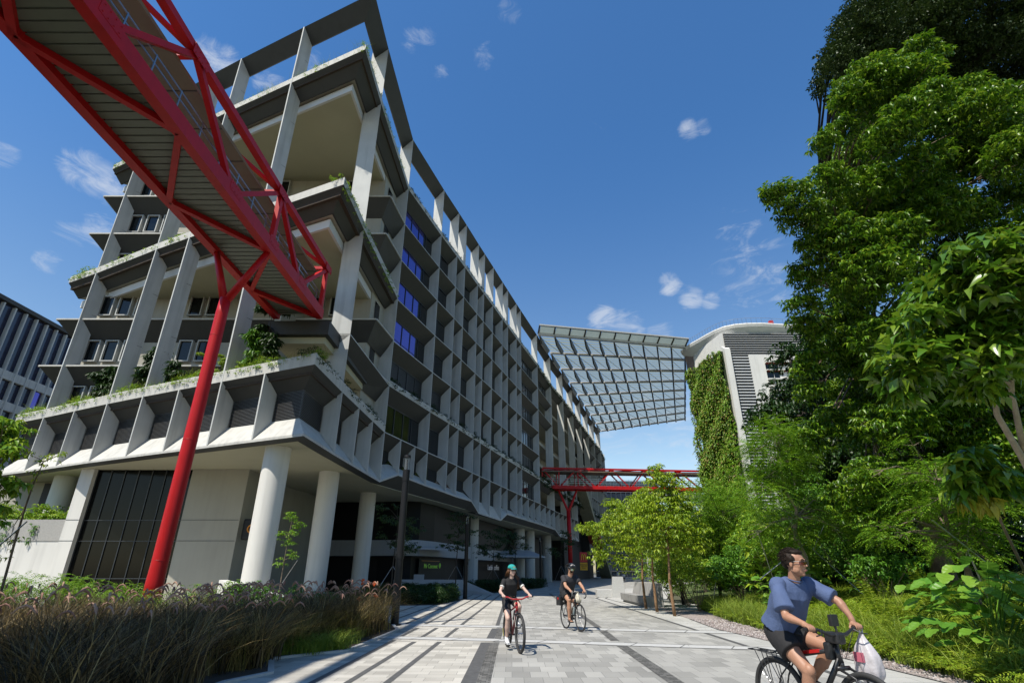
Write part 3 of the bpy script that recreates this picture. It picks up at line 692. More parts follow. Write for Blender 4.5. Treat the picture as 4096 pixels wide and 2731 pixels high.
# landing of the near bridge
b=MB(); b.prism([(-13.3,25.95),(-9.95,25.95),(-9.95,34.2),(-13.3,34.2)],13.3,14.1); b.build('bridge_landing',M['dark'],BL)
b=MB(); b.prism([(-13.0,26.3),(-10.2,26.3),(-10.2,34.2),(-13.0,34.2)],12.9,13.28); b.build('landing_soffit',M['ceil'],BL)
B2=thing('footbridge','far red steel truss footbridge spanning the path between the two buildings','footbridge',(10,90,0))
dirB=Vector((26.4,2.9,0)).normalized(); nB=Vector((-dirB.y,dirB.x,0)); oB=Vector((5.4,88.75,0))
P2=lambda a,c,z: tuple(oB+dirB*a+nB*c+Vector((0,0,z)))
footbridge(B2,P2,2.3,0,-.5,28,14.0,17.45,[-.4,5.4,11.5,17.2,23],[2.4,8.6,14.5,20.8,26.5],[(-.4,[2.2]),(5.4,[2.6,8.4]),(11.5,[8.8,14.3]),(17.2,[14.7,20.6]),(23.2,[21,26.5])],[-.4,2.4,5.6],14.3)
b=MB(); mb=P2(4.0,1.1,0); b.tube([mb,(mb[0],mb[1],10.6)],[.36,.33],28); b.build('support_mast',M['red'],B2,smooth=True)
for a in (2.4,5.6):
    b=MB(); b.tube([P2(4.0,1.1,10.5),P2(a,1.1,14.1)],[.22,.16],16); b.build('mast_arm',M['red'],B2)
# ------------------------------------------------------------------ glass canopy between the buildings
CA=thing('glass_canopy','large slatted glass canopy on steel fins bridging the gap high between the buildings','canopy',(17,100,38))
c00=Vector((4.4,80.6,38.2)); c10=Vector((30.6,85.8,38.0)); c11=Vector((44.9,133.5,38.0)); c01=Vector((25.2,147.2,38.2))
def cp(u,v,dz=0): 
    p=(c00*(1-u)+c10*u)*(1-v)+(c01*(1-u)+c11*u)*v; return (p.x,p.y,p.z+dz)
glm=mat('canopy_glass',(.34,.40,.36),.35,.06,.6,trans=.5,alpha=.97)
steelc=mat('canopy_steel_dark',(.07,.075,.075),.45,.1,3,metal=.5); steell=mat('canopy_steel_light',(.5,.5,.48),.5,.08,3)
NU,NV=11,9
for i in range(NU-1):
    b=MB()
    for j in range(NV-1):
        for s in range(6):
            v0=(j+.04+s*.155)/(NV-1); v1=v0+.135/(NV-1); u0=(i+.06)/(NU-1); u1=(i+.94)/(NU-1)
            b.poly([cp(u0,v0,.1),cp(u1,v0,.1),cp(u1,v1,.16),cp(u0,v1,.16)])
    b.build('glass_row',glm,CA)
for j in range(NV): 
    v=j/(NV-1); b=MB()
    for i in range(NU-1): b.bar(cp(i/(NU-1),v,-.12),cp((i+1)/(NU-1),v,-.12),.5,.4)
    b.build('cross_beam',steell,CA)
for i in range(NU):
    u=i/(NU-1); b=MB()
    for j in range(NV-1):
        v0,v1=j/(NV-1),(j+1)/(NV-1); e=.1*(v1-v0)
        a=Vector(cp(u,v0+e,0)); c=Vector(cp(u,v1-e,0)); m1=a*.8+c*.2; m2=a*.2+c*.8; n=Vector((c.y-a.y,a.x-c.x,0)).normalized()*.13
        q=[(a,0),(m1,-1.1),(m2,-1.1),(c,0)]
        b.add([tuple(p+n+Vector((0,0,d))) for p,d in q]+[tuple(p-n+Vector((0,0,d))) for p,d in q],[(0,1,2,3),(7,6,5,4),(0,4,5,1),(1,5,6,2),(2,6,7,3)])
        b.bar(tuple(a+Vector((0,0,-.1))),tuple(c+Vector((0,0,-.1))),.16,.25)
    b.build('rafter_fin',steelc,CA)
for i in range(0,NU-1):
    b=MB()
    for j in range(0,NV-1):
        b.bar(cp(i/(NU-1),j/(NV-1),-.5),cp((i+1)/(NU-1),(j+1)/(NV-1),-.5),.05,.05)
    b.build('tie_rod',steelc,CA)
b=MB()
for i in range(NU-1):
    a=Vector(cp((i+.04)/(NU-1),0)); c=Vector(cp((i+.96)/(NU-1),0)); o=Vector((.2,-1.0,0)); b.poly([tuple(a+o*.2+Vector((0,0,.1))),tuple(c+o*.2+Vector((0,0,.1))),tuple(c+o*1.6+Vector((0,0,.75))),tuple(a+o*1.6+Vector((0,0,.75)))])
b.build('edge_glass',glm,CA)
b=MB(); b.bar(tuple(Vector(cp(0,0))+Vector((.2,-1.65,.8))),tuple(Vector(cp(1,0))+Vector((.2,-1.65,.8))),.3,.22); b.bar(cp(0,0,0),cp(1,0,0),.4,.35)
b.build('edge_beam',steell,CA)
b=MB()
for i in range(NU): a=Vector(cp(i/(NU-1),0)); b=MB(); b.bar(tuple(a),tuple(a+Vector((.2,-1.6,.75))),.22,.3); b.build('edge_bracket',steelc,CA)
# ------------------------------------------------------------------ white building on the right
WB=thing('office_building','white office building with rounded roof slab, louvred corner and climbing plants','building',(40,85,0))
YF=76.9
rp=[(30.3,87.6),(30.54,85.65),(31.1,84.0),(31.75,82.4),(32.45,80.5),(33.2,78.8),(34.2,77.3),(35.7,76.4),(37.5,76.0),(39.9,75.9),(45.4,76.6),(70,79.5),(70,104),(42,104),(32.5,90)]
def slab(b,z0,z1,ins0,ins1):
    cx,cy=50,95
    def inset(p,d): v=Vector((cx-p[0],cy-p[1])).normalized()*d; return (p[0]+v.x,p[1]+v.y)
    n=len(rp); b.add([(*inset(p,ins0),z0) for p in rp]+[(*inset(p,ins1),z1) for p in rp],[tuple(range(n-1,-1,-1)),tuple(range(n,2*n))]+[(i,(i+1)%n,n+(i+1)%n,n+i) for i in range(n)])
b=MB(); slab(b,37.35,37.8,.15,.0); slab(b,37.8,38.0,0,.15); b.build('roof_slab',M['white'],WB)
b=MB(); slab(b,36.25,37.34,1.35,.18); b.build('roof_underside',M['edge'],WB)
b=MB()
for i in range(len(rp)-4): b.bar((*rp[i],38.8),(*rp[i+1],38.8),.04,.04); 
for i in range(len(rp)-4):
    for t in (0,.33,.66): p=lerp(rp[i],rp[i+1],t); b.bar((*p,37.95),(*p,38.8),.035,.035)
b.build('roof_railing',M['steel'],WB)
b=MB(); b.box(41.5,42.1,76.5,77.0,37.99,38.65); b.build('roof_box',mat('small_red_box',(.5,.03,.03),.5,.1,3),WB)
bw=[(33.55,YF),(62,YF+1.5),(62,100),(40,100),(32.3,88.2),(31.9,86)]
b=MB(); b.prism(bw,0,36.6); b.build('wall',M['white'],WB)
b=MB(); b.hexa([(31.9,86.0,25.5),(31.2,87.3,25.5),(32.3,89,25.5),(33.5,88,25.5)],[(31.9,86.0,37.2),(30.95,87.5,37.2),(32.3,89.3,37.2),(33.5,88,37.2)]); b.hexa([(31.95,86.2,20.5),(31.9,86.9,20.5),(32.4,88,20.5),(33.5,88,20.5)],[(31.9,86.0,25.49),(31.2,87.3,25.49),(32.3,89,25.49),(33.5,88,25.49)]); b.build('brown_side_panel',mat('brown_cladding',(.20,.15,.13),.6,.1,1),WB)
b=MB(); b.box(33.75,62,YF-.12,YF-.04,32.6,36.5) ; b.box(34.25,37.1,YF-.12,YF-.04,2,32.6); b.build('louvre_recess',M['void'],WB)
b=MB()
z=2.5
while z<36.4:
    x1=37.2 if z<32.6 else 62
    b.box(34.0+ (0 if z<34 else -.25),x1,YF-.26,YF-.16,z,z+(.15 if z<32.6 else .06)); z+=.48 if z<32.6 else .40
b.build('louvre_blade',M['edge'],WB)
b=MB(); b.hexa([(33.3,YF-.7,1),(34.2,YF-.7,1),(34.2,YF+.4,1),(33.3,YF+.4,1)],[(33.3,YF-.7,33.6),(34.2,YF-.7,33.6),(34.2,YF+.4,34.4),(33.3,YF+.4,34.4)]); b.build('corner_fin',M['white'],WB)
b=MB(); b.box(37.1,62,YF-.3,YF-.12,31.7,32.7); b.box(37.1,39.4,YF-.3,YF-.12,1,31.7); b.build('white_panel',M['white'],WB)
zt=31.3; redl=mat('red_sun_ledge',(.30,.04,.03),.5,.1,2)
while zt>4:
    b=MB(); b.box(39.6,62,YF-.12,YF-.02,zt-2.6,zt-.2); wn=b.build('window',M['dglass'],WB)
    b=MB(); x=39.7
    while x<61: b.box(x+1.7,x+3.3,YF-.2,YF-.1,zt-2.5,zt-.3); b.box(x+.8,x+.86,YF-.2,YF-.12,zt-2.5,zt-.3); x+=3.3
    b.build('frame',M['white'],wn)
    b=MB(); b.box(39.4,62,YF-.9,YF-.12,zt-.02,zt+.16); b.box(39.4,62,YF-.65,YF-.12,zt-1.25,zt-1.12); b.box(39.3,62,YF-.8,YF-.12,zt-2.8,zt-2.62); b.box(39.4,62,YF-.5,YF-.12,zt-3.4,zt-3.2); b.box(39.3,62,YF-.7,YF-.12,zt-3.9,zt-3.7); b.build('sun_ledge',M['white'],WB)
    b=MB(); b.box(39.5,62,YF-.6,YF-.13,zt-.14,zt-.03); b.box(39.5,62,YF-.5,YF-.13,zt-1.36,zt-1.26); b.build('red_ledge',redl,WB)
    zt-=4.6
# ------------------------------------------------------------------ left tower and far blocks
TW=thing('office_tower','dark glass office tower with pale vertical fins at the left edge','building',(-80,60,0))
b=MB(); b.box(-95,-67.2,36,73.5,0,34.2); b.build('glass_wall',mat('tower_glass',(.02,.025,.06),.1,.2,.8,spec=.7),TW)
b=MB()
y=37
while y<74: b.bar((-66.9,y,0),(-66.9,y,34.0),.2,.5,up=(1,0,0)); y+=1.75
b.build('vertical_fin',M['fin'],TW)
b=MB()
for z in (2,5.8,9.6,13.4,17.2,21,24.8): b.box(-67.3,-66.75,36.5,73.6,z,z+1.1)
b.build('floor_band',M['fin'],TW)
b=MB(); b.box(-96,-66.6,35.8,73.9,34.2,34.75); b.build('parapet',M['dark'],TW)
b=MB(); rr=random.Random(3)
for k in range(26): y=37+1.75*rr.randint(0,20); z=rr.choice((3.2,7,10.8,14.6,18.4,22.2)); b.box(-67.1,-67.05,y+.3,y+1.45,z,z+2.5)
b.build('window',M['tint'],TW)
FB=thing('office_building','distant dark blue glass office block at the end of the path','building',(34,182,0))
b=MB(); b.box(26,48,178,200,0,29); b.build('glass_wall',mat('far_glass',(.02,.03,.05),.08,.3,.4,spec=.8),FB)
b=MB()
for z in np.arange(1.5,29,3.4): b.box(25.9,48.1,177.8,178.0,z,z+.28)
for x in np.arange(26,48,1.6): b.bar((x,177.85,0),(x,177.85,29),.09,.12,up=(0,1,0))
b.build('glazing_grid',M['steel'],FB)
b=MB(); b.box(25.9,30.5,177.7,178,25.5,28.9); b.build('sky_reflecting_panel',mat('pale_glass',(.35,.45,.55),.1,.1,1,metal=.6),FB)
CB=thing('office_building','distant pale building with sloping glass gridded roof behind the far footbridge','building',(60,165,0))
b=MB(); b.prism([(42,150),(90,150),(90,190),(42,190)],0,17); b.build('wall',M['fin'],CB)
b=MB(); b.hexa([(34,150,23),(80,150,17),(80,165,17),(34,165,24)],[(34,150,23.4),(80,150,17.4),(80,165,17.4),(34,165,24.4)]); b.build('roof_glazing',glm,CB)
b=MB()
for i in range(24): x=34+i*2; z=23.6-i*.26; b.bar((x,149.9,z-.2),(x,149.9,z-4.5),.15,.3)
for d in (0,1.5,3,4.4): b.bar((34,149.8,23.4-d),(80,149.8,17.4-d),.2,.15)
b.build('roof_frame',steell,CB)
# ------------------------------------------------------------------ lamp posts
def lamp(x,y,h,label,r=.13):
    t=thing('street_lamp',label,'street lamp',(x,y,0),group='black lantern posts along the left of the path')
    b=MB(); b.tube([(x,y,0),(x,y,h-1.0)],[r,r*.86],24); b.tube([(x,y,1.95),(x,y,2.1)],[r+.012,r+.012],24); b.tube([(x,y,0),(x,y,.03)],[r+.09,r+.09],24); b.build('post',M['black'],t,smooth=False)
    b=MB(); b.tube([(x,y,h-1.0),(x,y,h-.62)],[r*.95,r*.95],20); b.build('lamp_base',M['black'],t)
    b=MB(); b.tube([(x,y,h-.62),(x,y,h-.18)],[.085,.085],20,cap=False); b.build('lantern_glass',mat('lantern_glass',(.5,.55,.55),.08,alpha=.16),t,smooth=True)
    b=MB(); b.tube([(x,y,h-.6),(x,y,h-.25)],[.035,.02],12); b.build('lamp_core',M['black'],t)
    b=MB(); b.tube([(x,y,h-.18),(x,y,h-.1)],[.12,.11],20); b.tube([(x,y,h-.1),(x,y,h)],[.02,.03],10)
    for k in range(4):
        a=k*1.571+.4; b.bar((x+.1*math.cos(a),y+.1*math.sin(a),h-.65),(x+.1*math.cos(a),y+.1*math.sin(a),h-.15),.012,.012)
    b.build('lamp_cap',M['black'],t)
lamp(-3.72,18.85,5.45,'tall black lantern post nearest the camera, rising from the purple grasses')
lamp(-2.9,36.1,5.0,'second black lantern post standing on the paving beside the shaded bed')
lamp(3.1,62,5.2,'third black lantern post, far back in the shade near the far bridge mast')
t=thing('speaker_pole','black pole with box speaker standing among the trees on the right','pole',(10.9,36,0))
b=MB(); b.tube([(8.75,30,0),(8.75,30,5.6)],.09,16); b.build('post',M['black'],t); b=MB(); b.box(8.6,8.95,29.85,30.15,5.0,5.7); b.build('speaker_box',M['black'],t)
# ------------------------------------------------------------------ concrete bench, kerb, ramp wall
bn=thing('bench','long cast concrete bench with angled backrest under the yellow-green saplings','bench',(6.5,30.5,0))
# seat runs along the path edge
b=MB()
def pr(pts,y0,y1,x=0):
    n=len(pts); b.add([(x+p[0],y0,p[1]) for p in pts]+[(x+p[0]+ .12,y1,p[1]) for p in pts],[tuple(range(n)),tuple(range(2*n-1,n-1,-1))]+[(i,n+i,n+(i+1)%n,(i+1)%n) for i in range(n)])
pr([(.12,0),(.12,.1),(0,.12),(-.02,.46),(.62,.44),(.62,0)],33.2,28.1,6.18); b.build('seat',M['cconc'],bn,bevel=.015)
b=MB(); pr([(.6,.40),(.78,1.02),(.92,1.02),(.95,0),(.6,0)],33.0,28.05,6.2); b.build('backrest',M['cconc'],bn,bevel=.015)
bn2=thing('bench','short pale concrete bench end with tall slab back behind the long bench','bench',(6.6,38,0))
b=MB(); b.box(5.6,7.2,38.2,39.1,0,.48); b.build('seat',M['gran'],bn2,bevel=.02); b=MB(); b.hexa([(6.5,38.0,0),(7.4,38.0,0),(7.4,38.2,0),(6.5,38.2,0)],[(6.62,38.0,1.25),(7.3,38.0,1.25),(7.3,38.2,1.25),(6.62,38.2,1.25)]); b.build('backrest',M['gran'],bn2)
b=MB(); n=0
pts=[(-8.4,40.9),(-3.8,41.0),(-1.3,42.4)]
b.add([(-9,44,0),(-9,44,1.0),(-3.8,43.4,1.0),(-1.3,42.8,.05),(-1.3,42.8,0),(-9,44.3,0),(-9,44.3,1.0),(-3.8,43.7,1.0),(-1.3,43.0,.05),(-1.3,43.0,0)],[(0,1,2,3,4),(9,8,7,6,5),(1,6,7,2),(2,7,8,3)])
top(b,'ramp_wall',M['podw'],'low sloping grey concrete ramp wall in the building shade behind the second lamp','wall')
b=MB()
for i in range(len(BED1)-2):
    a,c=BED1[i+1],BED1[i+2]
    if i>9: break
    b.bar((*a,.012),(*c,.012),.1,.05)
top(b,'bed_kerb',M['gran'],'narrow white granite kerb edging the purple grass bed','kerb')
# white wall and planter box at the far left under the building
pw=thing('planter_wall','white rendered wall with grey planter box holding bushy plants left of the glass front','planter',(-30,31.7,0))
b=MB(); b.box(-42,-25.52,Yw,Yw+.4,0,3.12); b.build('wall',M['white'],pw)
b=MB(); b.box(-42,-25.52,Yw-.03,Yw+.3,3.13,4.28); b.box(-42,-25.52,Yw+.3,Yw+2.2,3.5,4.1); b.build('planter_box',mat('grey_textured_planter',(.42,.41,.38),.9,.12,12,.4,40),pw)
b=MB(); b.box(-31.3,-29.2,Yw-.08,Yw-.01,0,1.65); b.build('recess_panel',M['wallc'],pw)
t=thing('security_camera','small black security camera on the white wall at the far left','camera',(-31.5,31.6,2.4))
b=MB(); b.tube([(-31.7,31.6,2.45),(-31.35,31.2,2.4)],[.1,.11],14); b.build('camera_body',M['black'],t); b=MB(); b.tube([(-31.55,31.7,2.5),(-31.5,31.35,2.1)],[.05,.05],10); b.build('bracket',M['black'],t)
# low white kerb wall peeking behind the grasses
b=MB(); b.hexa([(-11.6,22.9,0),(-8.2,20.6,0),(-8.0,20.9,0),(-11.4,23.2,0)],[(-11.6,22.9,1.25),(-8.2,20.6,.75),(-8.0,20.9,.75),(-11.4,23.2,1.25)])
top(b,'low_wall',M['white'],'low white wall sloping down among the plants in front of the big round column','wall')
P=np.stack([RNG.uniform(-42,-25.7,2300),RNG.uniform(32.0,33.6,2300),np.zeros(2300)],1); P[:,2]=4.15+RNG.random(2300)*(.45+.7*np.sin(P[:,0]*1.3)**2)
V,F_a=rosettes(P,5,.24,.075,droop=.15); tag(np_mesh('planter_greenery',V,F_a,M['lf_hy']),kind='stuff')
P=np.stack([RNG.uniform(-33,-26.5,90),np.full(90,31.66),RNG.uniform(2.9,4.2,90)],1); P[:,0]=np.round(P[:,0]/1.6)*1.6+RNG.normal(0,.12,90); V,F_a=rosettes(P,4,.16,.06,droop=1.2); tag(np_mesh('trailing_greenery',V,F_a,M['lf_hedge']),kind='stuff')
# round sign
t=thing('round_sign','dark rounded sign with orange lettering beside the thick sunlit column','sign',(-13.9,32.4,3.8))
b=MB(); b.box(-15.5,-14.75,32.0,32.2,3.2,4.35); b.build('sign_board',M['void'],t,bevel=.09)
b=MB(); b.torus((-14.95,31.96,3.8),(0,1,0),.2,.045,20,6,a0=1.2,a1=4.6); b.bar((-15.0,31.95,3.75),(-14.8,31.95,3.98),.06,.03); b.build('sign_mark',mat('orange_sign',(.85,.30,.02),.5,.0),t)
# ------------------------------------------------------------------ lettering and signs in the shaded mall
def text(s,loc,size,m,par,ext=.02,rz=0,rx=90,bold=0.,name='lettering'):
    cu=bpy.data.curves.new(name,'FONT'); cu.body=s; cu.size=size; cu.extrude=ext; cu.align_x='CENTER'; cu.align_y='CENTER'; cu.offset=bold
    o=bpy.data.objects.new('tmp_text',cu); COL.objects.link(o); dg=bpy.context.evaluated_depsgraph_get(); me=bpy.data.meshes.new_from_object(o.evaluated_get(dg)); 
    bpy.data.objects.remove(o); me.materials.clear()
    mt=Matrix.Translation(Vector(loc)-root_loc(par))@Matrix.Rotation(R(rz),4,'Z')@Matrix.Rotation(R(rx),4,'X'); me.transform(mt)
    oo=link_mesh(name,me,m,par); return oo
emw=mat('lit_sign_white',(.8,.8,.8),.5); emw.node_tree.nodes['Principled BSDF'].inputs['Emission Color'].default_value=(1,1,1,1); emw.node_tree.nodes['Principled BSDF'].inputs['Emission Strength'].default_value=.03
emg=mat('lit_sign_green',(.35,.8,.1),.5); emg.node_tree.nodes['Principled BSDF'].inputs['Emission Color'].default_value=(.4,.9,.15,1); emg.node_tree.nodes['Principled BSDF'].inputs['Emission Strength'].default_value=.03
s1=thing('shop_sign','white lettered cafe sign in the shaded shopfront behind the woman cyclist','sign',(-3.6,57,2))
text('Luckin coffee',(-2.3,71.2,2.0),.85,emw,s1,rz=74)
s2=thing('shop_sign','green and white lit shop sign in the dark shopfront left of the second lamp post','sign',(-8.0,46.4,2.0))
text('Mr Coconut',(-7.15,50.5,1.98),.5,emg,s2,rz=70)
b=MB(); b.ell((-6.55,51.9,2.05),(.1,.1,.22),10,8); b.build('leaf_mark',emg,s2)
b=MB(); b.hexa([(-8.0,49.2,.2),(-6.6,53.2,.2),(-6.7,53.3,.2),(-8.1,49.3,.2)],[(-8.0,49.2,2.6),(-6.6,53.2,2.6),(-6.7,53.3,2.6),(-8.1,49.3,2.6)]); b.build('shop_recess',M['void'],s2)
b=MB(); b.bar((-7.8,49.4,2.42),(-6.7,52.6,2.42),.05,.04); b.build('warm_strip_light',mat('warm_strip',(.6,.3,.08),.5),s2)
for nm,x0,x1,z,lab in (('counter',-7.6,-6.9,1.35,'taller white service counter block at the shopfront'),('counter',-6.85,-6.05,.95,'lower white service counter block at the shopfront')):
    b=MB(); b.box(x0,x1,44.6,45.3,.0,z); top(b,nm,M['podw'],lab,'counter')
ms=thing('hanging_sign','red and yellow restaurant sign with arch emblem hanging by the far mast','sign',(11.4,96,4))
b=MB(); b.box(10.6,11.75,89.0,89.2,2.9,4.35); b.build('red_board',mat('sign_red',(.55,.01,.02),.5),ms); b=MB(); b.box(10.6,11.75,89.0,89.2,1.75,2.85); b.build('yellow_board',mat('sign_yellow',(.85,.42,.01),.5),ms)
yel=mat('arch_yellow',(.9,.6,.02),.5); b=MB()
for cx in (11.0,11.35):
    b.tube([(cx+.17*math.cos(t)*1.0,88.96,3.2+.85*math.sin(t)) for t in np.linspace(0,math.pi,12)],.045,6)
b.build('arch_emblem',yel,ms)
text('McDonald\'s\nOpen 24\nhours',(11.17,88.97,2.3),.24,M['void'],ms)
# canopy over shops
b=MB(); b.hexa([(-9.6,45.0,3.25),(-4.9,50,3.25),(-5.6,52.5,3.4),(-9.3,47,3.4)],[(-9.6,45.0,3.4),(-4.9,50,3.4),(-5.6,52.5,3.55),(-9.3,47,3.55)]); b.build('shop_canopy',M['podw'],BL)
b=MB(); b.hexa([(-1.5,70,3.2),(4.3,74,3.2),(2.5,80,3.2),(-1.5,76,3.2)],[(-1.5,70,3.35),(4.3,74,3.35),(2.5,80,4.3),(-1.5,76,4.3)]); b.build('shop_canopy',M['podw'],BL)
# ------------------------------------------------------------------ bicycles and riders (local frame: x forward, y left, z up, rear hub at x=0)
from mathutils import noise as mnoise
rub=mat('tyre_rubber',(.03,.03,.03),.75,.2,20); alu=mat('brushed_alloy',(.5,.5,.52),.3,.1,10,metal=.9); blk=mat('satin_black_parts',(.02,.02,.022),.4,.1,8)
redp=mat('bike_red_paint',(.55,.02,.02),.25,.05,4,coat=.5); darkred=mat('bike_dark_red',(.2,.015,.02),.3,.05,4,coat=.4); yel2=mat('tyre_yellow_mark',(.7,.6,.05),.6)
def wheel(par,name,x,r,m_t,spoked=28,tw=.022,yaw=0,mark=None):
    W=MB(); W.torus((x,0,r),(0,1,0),r-tw,tw,56,10); wt=W.build(name,m_t,par,local=True,smooth=True)
    b=MB(); b.torus((x,0,r),(0,1,0),r-tw*2-.006,.011,56,6); b.build('rim',blk,wt,local=True,smooth=True)
    b=MB(); b.tube([(x,-.055,r),(x,.055,r)],.02,14); b.torus((x,-.035,r),(0,1,0),.07,.004,24,5); b.build('hub',alu,wt,local=True)
    b=MB()
    for k in range(spoked):
        a=2*math.pi*k/spoked; s=.03 if k%2 else -.03; a2=a+(.35 if (k//2)%2 else -.35)
        b.tube([(x+.02*math.cos(a2),s,r+.02*math.sin(a2)),(x+(r-tw*2.2)*math.cos(a),0,r+(r-tw*2.2)*math.sin(a))],.0014,4,cap=False)
    b.build('spokes',alu,wt,local=True)
    if mark:
        b=MB(); 
        for s in (-1,1): b.torus((x,s*tw*.9,r),(0,1,0),r-tw*1.2,.006,12,5,a0=2.6,a1=3.1)
        b.build('tyre_mark',mark,wt,local=True)
    return wt
def bicycle(name,label,org,hd,wb,r,fm,fork_m,bar,rack=False,fender=False,group='bicycles being ridden',sh=.98,bottle=None,susp=False,tw=.024,mark=None,legphase=-90,ft=.019):
    rz=math.atan2(hd[1],hd[0]); t=thing(name,label,'bicycle',(org[0],org[1],0),rz,group)
    wheel(t,'rear_wheel',0,r,rub,tw=tw,mark=mark); wheel(t,'front_wheel',wb,r,rub,tw=tw)
    BBx,BBz=.43,.29; stx,stz=.24,sh-.16; hx,hz=.80,.90; hx2,hz2=.835,.78
    b=MB(); b.tube([(BBx,0,BBz),(stx,0,stz)],ft*.9,12); b.tube([(stx+.02,0,stz-.05),(hx+.005,0,hz-.03)],ft,12); b.tube([(BBx,0,BBz),(hx2-.01,0,hz2+.02)],ft*1.35,14); b.tube([(hx2,0,hz2-.02),(hx-.01,0,hz+.02)],ft*1.3,14)
    for s in (-1,1): b.tube([(BBx,s*.03,BBz),(.2,s*.05,r-.01),(0,s*.065,r)],.010,8); b.tube([(stx+.01,s*.015,stz-.08),(.1,s*.05,r+.2),(0,s*.065,r)],.008,8)
    b.build('frame',fm,t,local=True,smooth=True)
    b=MB()
    for s in (-1,1):
        b.tube([(hx2+.015,s*.065,hz2-.06),(wb-.045,s*.065,r+.30),(wb,s*.06,r)],[.017 if susp else .013,.019 if susp else .011,.010],12)
    b.tube([(hx2+.01,-.075,hz2-.06),(hx2+.01,.075,hz2-.06)],.02,10); b.tube([(hx2+.01,0,hz2-.07),(hx2,0,hz2)],.02,10)
    if susp: b.torus((hx2+.11,0,hz2-.26),(1,0,.4),.066,.013,20,6,a0=-.2,a1=3.3)
    b.build('fork',fork_m,t,local=True,smooth=True)
    if susp:
        b=MB()
        for s in (-1,1): b.tube([(hx2+.075,s*.0855,r+.33),(wb-.03,s*.083,r+.12)],.004,6)
        b.build('fork_decal',M['white'],t,local=True)
    b=MB(); b.tube([(stx,0,stz),(stx-.03,0,sh-.03)],.014,10); b.build('seat_post',alu,t,local=True)
    b=MB(); b.ell((stx-.09,0,sh),(.11,.07,.028),18,10); b.ell((stx+.07,0,sh+.002),(.11,.028,.022),16,10); b.build('saddle',blk,t,local=True,smooth=True)
    a=R(legphase); px,pz=.17*math.cos(a),.17*math.sin(a)
    b=MB(); b.torus((BBx,-.05,BBz),(0,1,0),.085,.006,28,5); b.tube([(BBx,-.09,BBz),(BBx,.09,BBz)],.02,12); b.tube([(BBx,-.085,BBz),(BBx+px,-.09,BBz+pz)],.012,8); b.tube([(BBx,.085,BBz),(BBx-px,.09,BBz-pz)],.012,8); b.build('crank',blk,t,local=True)
    for s,q in ((-1,(BBx+px,BBz+pz)),(1,(BBx-px,BBz-pz))): b=MB(); b.box(q[0]-.05,q[0]+.05,s*.1-.045,s*.1+.045 if s>0 else s*.1+.045,q[1]-.012,q[1]+.012); b.build('pedal',blk,t,local=True)
    b=MB(); 
    for dz in (.045,-.045): b.tube([(0,-.045,r+dz*.9),(BBx,-.05,BBz+dz*1.8)],.004,5)
    b.torus((0,-.045,r),(0,1,0),.05,.008,20,5); b.build('chain',blk,t,local=True)
    b=MB(); b.tube([(hx,0,hz),(hx-.02,0,hz+.08)],.018,10); b.tube([(hx-.02,0,hz+.07),(hx+.06,0,hz+.10)],.018,10); b.build('stem',blk,t,local=True)
    g=None; bz=hz+.10; bx=hx+.06
    if bar=='riser':
        b=MB(); b.tube([(bx-.03,-.36,bz+.05),(bx-.01,-.22,bz+.045),(bx+.01,-.10,bz),(bx+.01,.10,bz),(bx-.01,.22,bz+.045),(bx-.03,.36,bz+.05)],[.0125,.014,.016,.016,.014,.0125],12); b.build('handlebar',redp if fm is redp else blk,t,local=True,smooth=True)
        for s in (-1,1):
            b=MB(); b.tube([(bx-.025,s*.235,bz+.047),(bx-.03,s*.37,bz+.05)],.016,12); b.build('grip',blk,t,local=True); b=MB(); b.tube([(bx,s*.21,bz+.04),(bx+.05,s*.24,bz+.01),(bx+.055,s*.32,bz+.0)],.006,6); b.tube([(bx+.02,s*.2,bz+.03),(bx+.10,s*.08,bz+.02),(hx2+.04,s*.02,hz2+.02)],.003,5); b.build('brake_lever',blk,t,local=True)
        grips=[(bx-.03,s*.30,bz+.05) for s in (-1,1)]
    else:
        b=MB(); b.tube([(bx,-.2,bz),(bx,.2,bz)],.014,12)
        for s in (-1,1): b.tube([(bx,s*.2,bz),(bx+.06,s*.215,bz+.005),(bx+.12,s*.22,bz-.03),(bx+.12,s*.225,bz-.10),(bx+.04,s*.235,bz-.15),(bx-.05,s*.24,bz-.15)],.015,10)
        b.build('handlebar',blk,t,local=True,smooth=True)
        for s in (-1,1): b=MB(); b.tube([(bx+.11,s*.22,bz),(bx+.15,s*.22,bz+.035),(bx+.15,s*.225,bz-.02),(bx+.13,s*.23,bz-.10)],[.016,.017,.010,.006],8); b.build('brake_lever',alu,t,local=True)
        grips=[(bx+.07,s*.218,bz+.01) for s in (-1,1)]
    if rack:
        b=MB(); z=r+.40
        for s in (-.065,.065): b.tube([(stx-.06,s,z),(-.32,s,z)],.006,6); b.tube([(-.12,s,z),(0,s*1.1,r)],.005,6); b.tube([(-.05,s,z),(.0,s*1.1,r)],.005,6); b.tube([(-.22,s,z-.0),(-.0,s*1.1,r+.02)],.005,6)
        for xx in (.1,.0,-.1,-.2,-.32): b.tube([(xx,-.065,z),(xx,.065,z)],.005,6)
        b.build('luggage_rack',blk,t,local=True)
    if fender:
        b=MB(); b.torus((0,0,r),(0,1,0),r+.016,.012,30,5,a0=-2.6,a1=-.6); b.build('mudguard',blk,t,local=True)
    if bottle: b=MB(); b.tube([(.56,0,.42),(.66,0,.60)],[.036,.036],16); b.tube([(.66,0,.60),(.68,0,.64)],[.03,.015],12); b.build('bottle',bottle,t,local=True)
    return t,rz,grips,(BBx,BBz,px,pz)
